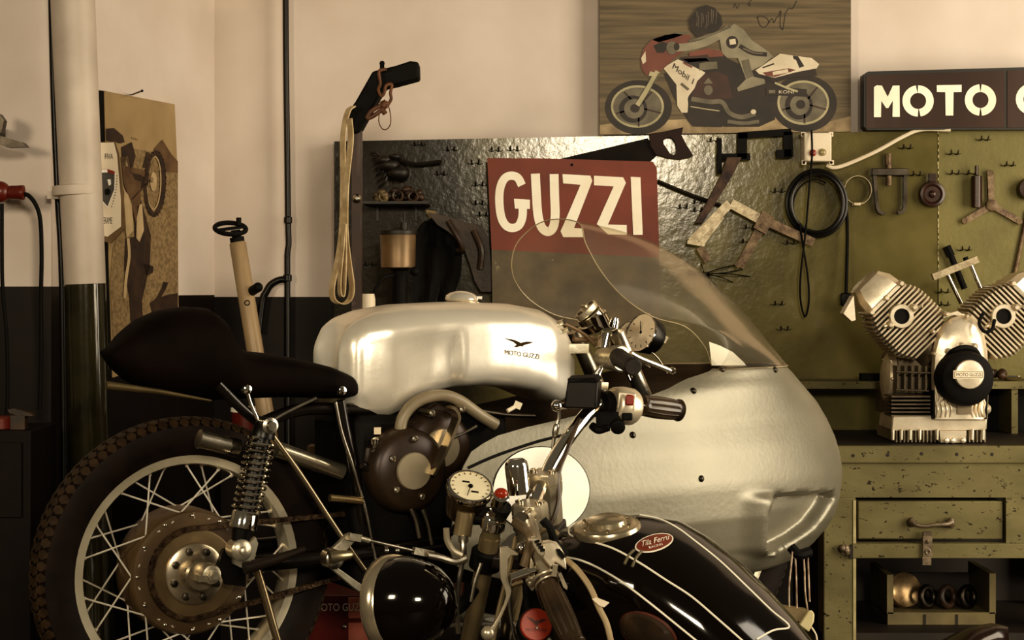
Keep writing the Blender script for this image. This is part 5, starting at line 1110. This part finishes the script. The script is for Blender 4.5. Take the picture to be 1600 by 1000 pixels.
# ---- forks, yokes
for v in (.095, -.095):
    dv = 0 if v > 0 else .19
    def FP(px, py): return G(px,py,.095)-ev*dv
    a, b = FP(771,815), FP(727,1030); d = (b-a).normalized(); e_ = a+d*.80
    MB(forkm).cyl(a, e_, .0165, n=28).build('fork_tube', blk)
    MB(forkm).cyl(a+d*.03, a+d*.075, .0185, n=28).build('fork_sleeve', blk)
    MB(blackm).lathe(a+d*.055, d, [(0,.024),(.004,.028),(.034,.028),(.038,.022)], 28).build('lower_clamp', blk)
    mb = MB(chrome); mb.lathe(a-d*.0, -d, [(-.012,.022),(.004,.022),(.010,.019),(.012,.014)], 28).lathe(a, -d, [(.010,.0125),(.022,.012),(.024,.008)], 6); mb.build('fork_cap', blk)
    MB(alb).lathe(a+d*.62, d, [(0,.024),(.02,.028),(.17,.026),(.19,.022)], 24).build('fork_slider', blk)
    if v > 0: axl = e_
yk = MB(M('yoke_dark', (30,22,14), (48,36,24), 14, .4, .3)); yk.prism([W2(.035,.115,-.10), W2(.05,0,-.10), W2(.035,-.115,-.10), W2(-.02,-.105,-.10), W2(-.035,0,-.10), W2(-.02,.105,-.10)], ew*.024); yk.build('top_yoke', blk, bevel=.004)
MB(chrome).lathe(G(812,772,-.02), (P(806,720,3.24)-P(812,772,3.24)), [(0,.021),(.05,.0215),(.058,.020),(.064,.014),(.065,0)], 32).build('steering_nut', blk)
MB(M('pillar_dark', (40,32,20), (80,66,44), 20, .3, .7)).cyl(W2(-.0,0,-.06), W2(-.05,0,-.26), .03, n=24).build('head_stock', blk)
fw2 = wheel(FB, .17, 0, -.585, .225, blk, 'front_wheel', 12, rimm, .30, .10); wheel(FB, -1.22, 0, -.585, .225, blk, 'rear_wheel', 12, rimm, .30, .12)
mb = MB(gloss); mb.loft([[W2(.17+.335*math.cos(t), .065*math.cos(a), -.585+(.325+.018*math.sin(a))*math.sin(t)) for a in [math.pi*2*j/14 for j in range(14)]] for t in [math.radians(20+8*k) for k in range(14)]]); mb.build('front_mudguard', blk)
mb = MB(blackm); mb.box(W2(-.30,0,-.46), (.32,.2,.3), RF).box(W2(-.15,0,-.36), (.10,.10,.3), RF); mb.build('engine', blk, bevel=.02)
mb = MB(blackm); 
for s in (1,-1): mb.tube([W2(-.04,.03*s,-.2), W2(-.3,.09*s,-.34), W2(-.8,.11*s,-.44), W2(-1.3,.11*s,-.42)], .016, 10)
mb.tube([W2(-.05,0,-.2), W2(-.2,.1,-.55), W2(-.9,.12,-.58), W2(-1.22,.12,-.585)], .016, 10).tube([W2(-.05,0,-.2), W2(-.2,-.1,-.55), W2(-.9,-.12,-.58), W2(-1.22,-.12,-.585)], .016, 10)
mb.build('frame', blk)
0 and MB(M('seat_black', (16,10,6), (26,17,10), 10, .5)).loft([[W2(u, hw*math.cos(a), w_+.05*math.sin(a)) for a in [2*math.pi*j/20 for j in range(20)]] for u, hw, w_ in ((-.60,.05,-.36),(-.64,.10,-.36),(-.8,.13,-.38),(-1.0,.14,-.38),(-1.25,.12,-.37),(-1.32,.05,-.36))]).build('seat', blk)
# ---- bar clamps
def clamp(pt, v):
    c = P(*pt); mb = MB(alb); o = c-ew*.032
    def rr(w, k): return [o+ew*w+eu*(x*.029*k)+ev*(y*.024*k) for x, y in ((-1,-.6),(-.7,-1),(.7,-1),(1,-.6),(1,.6),(.7,1),(-.7,1),(-1,.6))]
    mb.loft([rr(-.085,.86), rr(-.02,.9), rr(-.004,1), rr(.010,1.02), rr(.0105,.98), rr(.012,.98), rr(.0125,1.02), rr(.028,1.0), rr(.032,.92)]); o2 = mb.build('bar_clamp', blk, angle=35)
    for s in (-1,1): MB(chrome).lathe(c+eu*.019*s, ew, [(-.006,.0078),(.004,.0078),(.0045,.0045),(.0005,.004),(.0005,0)], 18).build('clamp_bolt', o2)
    return c
c1 = clamp((849,737,3.27), -.05); c2 = clamp((827,786,3.17), .05)
# ---- handlebar
mb = MB(chrome)
hbp = [P(815,812,3.08), P(826,806,3.14), P(832,797,3.18), P(842,768,3.24), P(853,745,3.28), P(866,718,3.31), P(888,684,3.35), P(915,650,3.39), P(934,634,3.42), P(955,629,3.44), P(985,632,3.46), P(1050,640,3.52)]
mb.tube(hbp, .0138, 16)
mb.build('handlebar', blk)
MB(alb).tube([P(822,806,3.13), P(832,830,3.05), P(840,862,2.98), P(856,905,2.93), P(893,996,2.86)], .0115, 14).build('handlebar', blk)
ga, gb_ = P(1000,633,3.475), P(1060,641,3.535); gd = (gb_-ga); gl = gd.length; gd.normalize()
gripm = M('grip_brown', (34,24,14), (64,48,30), 14, .25, 0, stretch=(1,1,1))
def grip(a, b, r, name):
    d = (b-a); L = d.length; d.normalize(); x, y = perp(d); mb = MB(gripm); rs = []
    for k in range(15):
        s = k/14; rr_ = r*(1.12 if s < .06 or s > .93 else .92+.16*math.sin(math.pi*s)); rs.append([a+d*L*s+(x*math.cos(t)+y*math.sin(t))*rr_*(1+.045*(1 if i % 2 else -1)*(.06<s<.93)) for i, t in enumerate([2*math.pi*i/32 for i in range(32)])])
    mb.loft(rs); mb.lathe(b, d, [(0,r*1.05),(.004,r*.9),(.005,0)], 24); return mb.build(name, blk, angle=60)
grip(ga, gb_, .020, 'right_grip')
pod = M('pod_alloy', (196,176,140), (220,200,164), 12, .35, .6)
pa = P(972,634,3.44); o = MB(pod).lathe(pa-gd*.006, gd, [(-.02,.030),(-.016,.034),(.004,.037),(.026,.036),(.034,.032),(.036,.02)], 36).box(pa+gd*.008+V((.0,-.022,.012)), (.034,.03,.034), Matrix.Rotation(.12,3,'Y')).build('switch_pod', blk, bevel=.003)
MB(redp).box(P(984,625,3.40), (.016,.012,.020), Matrix.Rotation(.15,3,'Y')).build('kill_switch', o, bevel=.003)
MB(blackm).box(P(980,651,3.395), (.020,.014,.014)).build('start_button', o, bevel=.003); MB(blackm).lathe(P(965,664,3.40), (0,-1,-.4), [(0,.014),(.012,.014),(.014,.010)], 16).build('lower_button', o)
mb = MB(blackm); mb.lathe(P(943,634,3.43), gd, [(-.012,.018),(-.008,.026),(.010,.030),(.022,.030)], 24).box(P(950,655,3.42), (.045,.03,.03)).tube([P(925,665,3.41), P(935,672,3.40), P(950,668,3.41)], .008, 8); mb.build('throttle_housing', blk)
rs = MB(M('reservoir_black', (12,8,5), (22,15,9), 14, .4, spec=.25)); rs.prism([P(887,593,3.36), P(935,596,3.36), P(932,640,3.36), P(880,638,3.36)], (.01,.055,.0)); rs.build('brake_reservoir', blk, bevel=.004)
MB(blackm).prism([P(886,592,3.355), P(930,590,3.37), P(936,597,3.355), P(888,598,3.355)], (.01,.06,.004)).build('reservoir_lid', blk, bevel=.002)
MB(alb).bar(P(925,603,3.42), P(948,603,3.45), .014,.008).build('front_lever', blk)
MB(chrome).sph(P(870,634,3.36), .011).cyl(P(870,634,3.36), P(884,634,3.38), .006).build('mirror_ball', blk)
MB(steel).tube([P(873,640,3.36), P(873,655,3.36), P(868,672,3.36), P(865,690,3.36), P(864,702,3.36)], .0035, 8).lathe(P(870,662,3.36), (P(866,684,3.36)-P(870,662,3.36)), [(0,.004),(.004,.007),(.02,.006),(.028,.004)], 10).build('brake_cable', blk)
MB(M('cable_brown', (52,36,20), (80,60,38), 20, .4)).tube([P(905,655,3.37), P(895,680,3.33), P(885,705,3.30), P(876,728,3.27), P(871,752,3.26), P(873,780,3.25), P(866,808,3.24), P(857,826,3.23)], .0045, 8).build('throttle_cable', blk)
# ---- speedometer
dn = V((.21,-.58,.79)).normalized(); dc = P(735,760,3.16); x_, y_ = perp(dn); xr_ = (V((1,0,0))-dn*dn.x).normalized(); yr_ = dn.cross(xr_)
xr_, yr_ = xr_*math.cos(.02)+yr_*math.sin(.02), None; yr_ = dn.cross(xr_)
sp = MB(M('speedo_case', (70,54,32), (112,90,58), 12, .25, .8)).lathe(dc-dn*.07, dn, [(0,.022),(.006,.032),(.03,.0365),(.066,.038)], 40).build('speedometer', blk)
MB(chrome).lathe(dc-dn*.006, dn, [(-.006,.038),(-.004,.042),(.004,.0425),(.008,.040),(.008,.0365),(.002,.0355)], 48, False).build('bezel', sp)
MB(M('dial_cream', (214,196,154), (230,212,170), 10, .4)).lathe(dc, dn, [(-.004,.037),(.0,.037),(.0003,0)], 40).build('dial', sp)
DL = lambda x, y, o=.001: dc+xr_*x+yr_*y+dn*o
mb = MB(blackm)
for k in range(15):
    a = math.radians(225-k*19.3); mb.bar(DL(.030*math.cos(a),.030*math.sin(a)), DL(.034*math.cos(a),.034*math.sin(a)), .0014,.0006, dn)
for cx, cy in ((-.008,.010),(.008,-.013)): mb.box(DL(cx,cy,.0008), (.013,.0035,.0008), Matrix((xr_,yr_,dn)).transposed())
mb.lathe(DL(0,0,.0), dn, [(0,.0045),(.003,.004),(.0035,.002)], 14); mb.bar(DL(0,0,.002), DL(-.006,-.026,.002), .0014,.0006, dn); mb.build('markings', sp)
MB(chrome).lathe(P(781,783,3.12), dn, [(-.012,.014),(.012,.015),(.014,.0125)], 24).build('lamp_bezel', blk); MB(M('red_lens', (120,34,14), (150,48,20), 10, .1)).sph(P(783,771,3.115), (.0125,.0125,.010)).build('warning_lamp', blk)
MB(blackm).lathe(P(782,800,3.13), dn, [(-.02,.012),(.010,.018),(.014,.017)], 24).build('lamp_body', blk)
MB(blackm).bar(P(712,806,3.17), P(785,806,3.17), .03,.02).tube([P(700,835,3.17), P(730,812,3.15), P(762,814,3.13), P(786,826,3.12)], .007, 8).build('instrument_bracket', blk)
MB(forkm).cyl(P(728,800,3.14), P(722,836,3.14), .016, n=20).build('drive_housing', blk)
MB(steel).tube([P(723,834,3.13), P(724,855,3.12), P(722,880,3.12), P(717,910,3.12), P(714,950,3.12), P(716,990,3.12)], .0042, 8).lathe(P(724,836,3.13), (P(724,876,3.13)-P(724,836,3.13)), [(0,.009),(.012,.009),(.014,.006),(.046,.0055),(.05,.004)], 14).build('speedometer_cable', blk)
for pts, m, r in ((((697,825),(699,845),(708,860),(722,868)), alb, .0055), (((670,868),(690,872),(712,878),(730,872)), steel, .006), (((806,838),(800,870),(790,910),(778,960),(770,1005)), forkm, .0045), (((752,880),(742,910),(736,940)), steel, .0035), (((852,850),(842,880),(824,905),(800,915)), forkm, .0045), (((848,812),(862,830),(868,850),(884,868)), blackm, .0075), (((838,836),(856,826),(872,836)), forkm, .005), (((815,850),(822,900),(826,960),(830,1004)), blackm, .008), (((800,905),(796,940),(800,975),(806,1004)), steel, .003)):
    MB(m).tube([P(x,y,3.06) for x, y in pts], r, 8).build('control_cable', blk)
MB(M('hose_beige', (150,126,88), (172,148,108), 12, .4)).tube([P(884,874,2.95), P(902,890,2.93), P(922,918,2.91), P(936,950,2.9), P(948,975,2.9), P(956,1008,2.9)], .005, 8).build('clutch_hose', blk)
MB(cream).prism([P(x,y,2.89) for x, y in ((925,936),(932,934),(952,942),(944,949),(936,946))], (0,.006,0)).build('glint_chip', blk)  # cream chip modelled in place of a specular glint
# ---- headlight
hn = V((-.85,.50,-.14)).normalized(); hc = P(616,944,3.10)
hl = MB(gloss).lathe(hc, -hn, [(0,.079),(.01,.082),(.035,.080),(.06,.073),(.085,.060),(.104,.042),(.117,.022),(.121,0)], 56).build('headlight', blk, angle=60)
MB(M('rim_bronze', (168,150,120), (206,188,152), 10, .2, .8)).lathe(hc, hn, [(-.014,.082),(-.010,.0855),(.006,.0865),(.014,.083),(.018,.075),(.016,.073)], 56, False).build('headlight_rim', hl)
MB(M('lens_glass', (150,140,120), (170,160,140), 6, .1)).lathe(hc, hn, [(.012,.074),(.018,.06),(.022,.04),(.023,0)], 40).build('lens', hl)
MB(chrome).lathe(P(706,958,3.08), (.3,-1,0), [(0,.008),(.006,.008),(.01,.004)], 14).build('headlight_bolt', hl)
MB(blackm).tube([P(700,960,3.12), P(722,945,3.14), P(740,920,3.16)], .012, 10).build('headlight_bracket', blk)
# ---- near side controls
K = lambda x, y, Y=2.96: P(760+x/5.555, 820+y/5.555, Y)
lv = MB(alb); pts = [(115,195),(190,195),(225,215),(280,258),(262,268),(215,268),(192,300),(188,440),(217,575),(212,610),(180,690),(130,805),(85,890),(55,945),(15,950),(0,925),(60,868),(108,780),(150,690),(168,620),(164,580),(122,470),(114,400)]
lv.prism([K(x,y) for x, y in pts], (0,.012,0)); lv.sph(K(12,940,2.966), .012); lv.build('clutch_lever', blk, bevel=.003)
lp = MB(pod); lp.prism([K(x,y,2.92) for x, y in ((480,158),(545,150),(610,168),(650,215),(680,270),(690,330),(695,395),(640,355),(600,330),(560,380),(510,320),(470,260))], (0,.03,0)); o = lp.build('left_switch_pod', blk, bevel=.004)
MB(alb).prism([K(x,y,2.905) for x, y in ((388,110),(440,122),(515,215),(512,262),(470,278),(440,250),(400,180))], (0,.02,0)).build('striped_cover', o, bevel=.002)
for k in range(4): MB(blackm).bar(K(420+k*16,150+k*24,2.902), K(462+k*16,138+k*26,2.902), .004,.003).build('cover_slot', o)
MB(blackm).prism([K(x,y,2.91) for x, y in ((605,215),(640,215),(690,280),(660,300),(620,260))], (0,.01,0)).build('dip_switch', o); MB(alb).bar(K(600,345,2.90), K(585,445,2.90), .008,.006).prism([K(x,y,2.91) for x, y in ((620,425),(650,420),(705,540),(700,565),(670,545))], (0,.012,0)).build('switch_lever', o)
MB(chrome).cyl(K(215,460,2.93), K(370,405,2.93), .0075, n=14).cyl(K(370,405,2.93), K(432,395,2.93), .005, n=14).build('cable_adjuster', blk)
pc = MB(alb); pc.prism([K(x,y,2.95) for x, y in ((385,280),(410,330),(420,440),(410,570),(395,580),(340,500),(330,440),(370,390))], (0,.03,0)); pc.sph(K(388,505,2.945), .007); pc.build('lever_perch', blk, bevel=.003)
MB(M('elbow_tan', (92,74,48), (130,108,76), 12, .35, .3)).tube([K(250,-20,3.02), K(330,40,3.0), K(385,110,2.97), K(370,220,2.97), K(330,360,2.97)], .009, 10).build('cable_elbow', blk)
MB(chrome).sph(K(305,200,2.99), .010).sph(K(330,180,2.99), .007).build('pivot_bolt', blk)
grip(P(853,908,2.925), P(897,1006,2.85), .0185, 'left_grip')
MB(alb).torus(P(852,904,2.925), (P(897,1006,2.85)-P(853,908,2.925)), .021, .003, 24, 8).torus(P(855,911,2.92), (P(897,1006,2.85)-P(853,908,2.925)), .020, .0022, 24, 8).build('grip_collar', blk)
# red eagle disc on the horn
hx = V((.16,-.86,.30)).normalized(); hp = P(838,976,3.0)
hr = MB(blackm).lathe(hp-hx*.05, hx, [(0,.012),(.01,.028),(.045,.030)], 30).build('horn', blk)
MB(M('disc_red', (128,36,14), (146,46,20), 8, .35)).lathe(hp-hx*.005, hx, [(0,.0275),(.004,.0275),(.006,.0255),(.0062,0)], 40).build('horn_cover', hr)
xx = (V((1,0,0))-hx*hx.x).normalized(); yy = hx.cross(xx); yy = yy if yy.z > 0 else -yy; HP = lambda x, y: hp+hx*.0018+xx*x*.001+yy*y*.001
mb = MB(M('disc_dark', (52,16,8), (66,22,12), 10, .5)); mb.ngon([HP(x,y) for x, y in ((-17,13),(-8,10),(-2,6),(0,8),(3,6),(10,10),(19,9),(8,4),(3,1),(0,-3),(-3,0),(-6,3))])
wt = text_w('MOTO GUZZI'); mb.text('MOTO GUZZI', lambda x, y: HP(-18+x/wt*36, -11+y*6)); mb.build('eagle_mark', hr, recalc=False)
MB(steel).lathe(hp+hx*.001-yy*.006, hx, [(0,.003),(.003,.002)], 8).build('centre_screw', hr)
# side stand so that the leaning machine rests on the floor
MB(blackm).cyl(W2(-.55,.1,-.5), V((W2(-.5,.28,-.5).x, W2(-.5,.28,-.5).y, .01)), .012).build('side_stand', blk)
# ================================================================= RED TOOL CABINET
rc = M('cabinet_red', (92,14,8), (112,22,12), 6, .35, 0, .05); Y = 4.13
x0, x1 = P(452,0,Y).x, P(722,0,Y).x; zt = P(0,931,Y).z
t = empty('tool_cabinet', V(((x0+x1)/2, Y+.1, 0)), 'red steel tool cabinet with MOTO GUZZI lettering low between the two motorcycles', 'tool cabinet')
MB(rc).prism([V((x0,Y+.004,.02)), V((x1,Y+.004,.02)), V((x1,Y+.004,zt)), V((P(476,0,Y).x,Y+.004,zt)), V((x0,Y+.004,zt-.1))], (0,.20,0)).build('case', t, bevel=.004)
zd = P(0,969,Y).z; xs = P(534,0,Y).x
pk2 = M('drawer_red_lit', (178,90,66), (204,120,92), 10, .45)  # paler copy of the cabinet red, light on the right half put into the colour
for k in range(4): MB(pk2).box(((xs+x1)/2+.005, Y, zd-.002-.06-.12*k), (x1-xs-.02, .010, .114)).build('drawer', t, bevel=.002); MB(steel).sph(P(538,979,Y-.006)-V((0,0,.12*k)), .006).build('drawer_knob', t)
MB(pk2).box(((xs+x1)/2+.005, Y, (zd+zt)/2), (x1-xs-.02, .008, zt-zd-.008)).build('top_panel', t, bevel=.002)
wt = text_w('MOTO GUZZI'); MB(white).text('MOTO GUZZI', lambda x, y: P(491+x/wt*82, 955-y*17+x/wt*-1, Y-.0062)).build('lettering', t, recalc=False)
# front paddock stand under the nose of the racer
t = empty('paddock_stand', V((P(1245,0,4.05).x, 4.05, 0)), 'small stand with beige block and cream tongue under the fairing nose', 'stand')
MB(M('block_tan', (120,100,64), (146,124,84), 12, .6)).box(P(1238,958,4.06), (.06,.04,.026), Matrix.Rotation(.15,3,'Y')).build('block', t)
MB(M('tongue_cream', (206,186,130), (222,202,148), 12, .5)).prism([P(x,y,4.03) for x, y in ((1248,977),(1262,956),(1269,954),(1273,960),(1272,972),(1264,988),(1258,984))], (0,.014,0)).build('tongue', t, bevel=.003)
MB(blackm).cyl(V((P(1243,0,4.07).x,4.07,0)), P(1243,962,4.07), .014).lathe(V((P(1243,0,4.07).x,4.07,0)), (0,0,1), [(0,.09),(.015,.09),(.02,.02)], 20).build('post', t)
MB(cream).tube([P(1268,980,4.035), P(1275,992,4.035), P(1277,1006,4.035)], .0022, 6).build('cord', t)
# ---------------------------------------------------------------- light, world, camera
def area(name, loc, tgt, sx, sy, energy, col):
    l = bpy.data.lights.new(name, 'AREA'); l.shape = 'RECTANGLE'; l.size = sx; l.size_y = sy; l.energy = energy; l.color = col
    o = bpy.data.objects.new(name, l); C.objects.link(o); o.location = loc
    o.rotation_euler = (V(tgt)-V(loc)).to_track_quat('-Z', 'Y').to_euler(); return o
area('window_light', (3.3, 3.3, 1.65), (-.3, 4.9, 1.25), 1.8, 2.6, 98, (1, .95, .87))
area('rear_window', (.68, -1.5, 2.3), (.1, 4.0, 1.1), .8, .5, 98, (1, .96, .88))
area('left_fill', (-1.9, .8, 1.9), (-1.0, 4.2, 1.1), .5, .4, 30, (1, .93, .8))  # added fill for the rear wheel and left pier, no actual lamp there
w = bpy.data.worlds.new('workshop_air'); bpy.context.scene.world = w; w.use_nodes = True
n = w.node_tree.nodes; l = w.node_tree.links; bg = n['Background']
tc = n.new('ShaderNodeTexCoord'); sx = n.new('ShaderNodeSeparateXYZ'); rp = n.new('ShaderNodeValToRGB')
l.new(tc.outputs['Generated'], sx.inputs[0]); mr = n.new('ShaderNodeMapRange'); mr.inputs['From Min'].default_value = -1; l.new(sx.outputs['Z'], mr.inputs[0]); l.new(mr.outputs[0], rp.inputs[0])
e = rp.color_ramp.elements; e[0].position = .0; e[0].color = (.02, .014, .008, 1); e[1].position = .9; e[1].color = (.5, .44, .34, 1); k = rp.color_ramp.elements.new(.5); k.color = (.42, .34, .23, 1)
l.new(rp.outputs[0], bg.inputs[0]); bg.inputs[1].default_value = .17
cd = bpy.data.cameras.new('camera'); cam = bpy.data.objects.new('camera', cd); C.objects.link(cam)
cam.location = CAM; cam.rotation_euler = (math.radians(90), 0, 0)
cd.sensor_width = 36; cd.lens = F/1600*36; cd.shift_y = -50/1600; cd.clip_end = 60
bpy.context.scene.camera = cam
vs = bpy.context.scene.view_settings; vs.view_transform = 'Standard'; vs.look = 'Medium High Contrast'; vs.exposure = .27; vs.gamma = 1
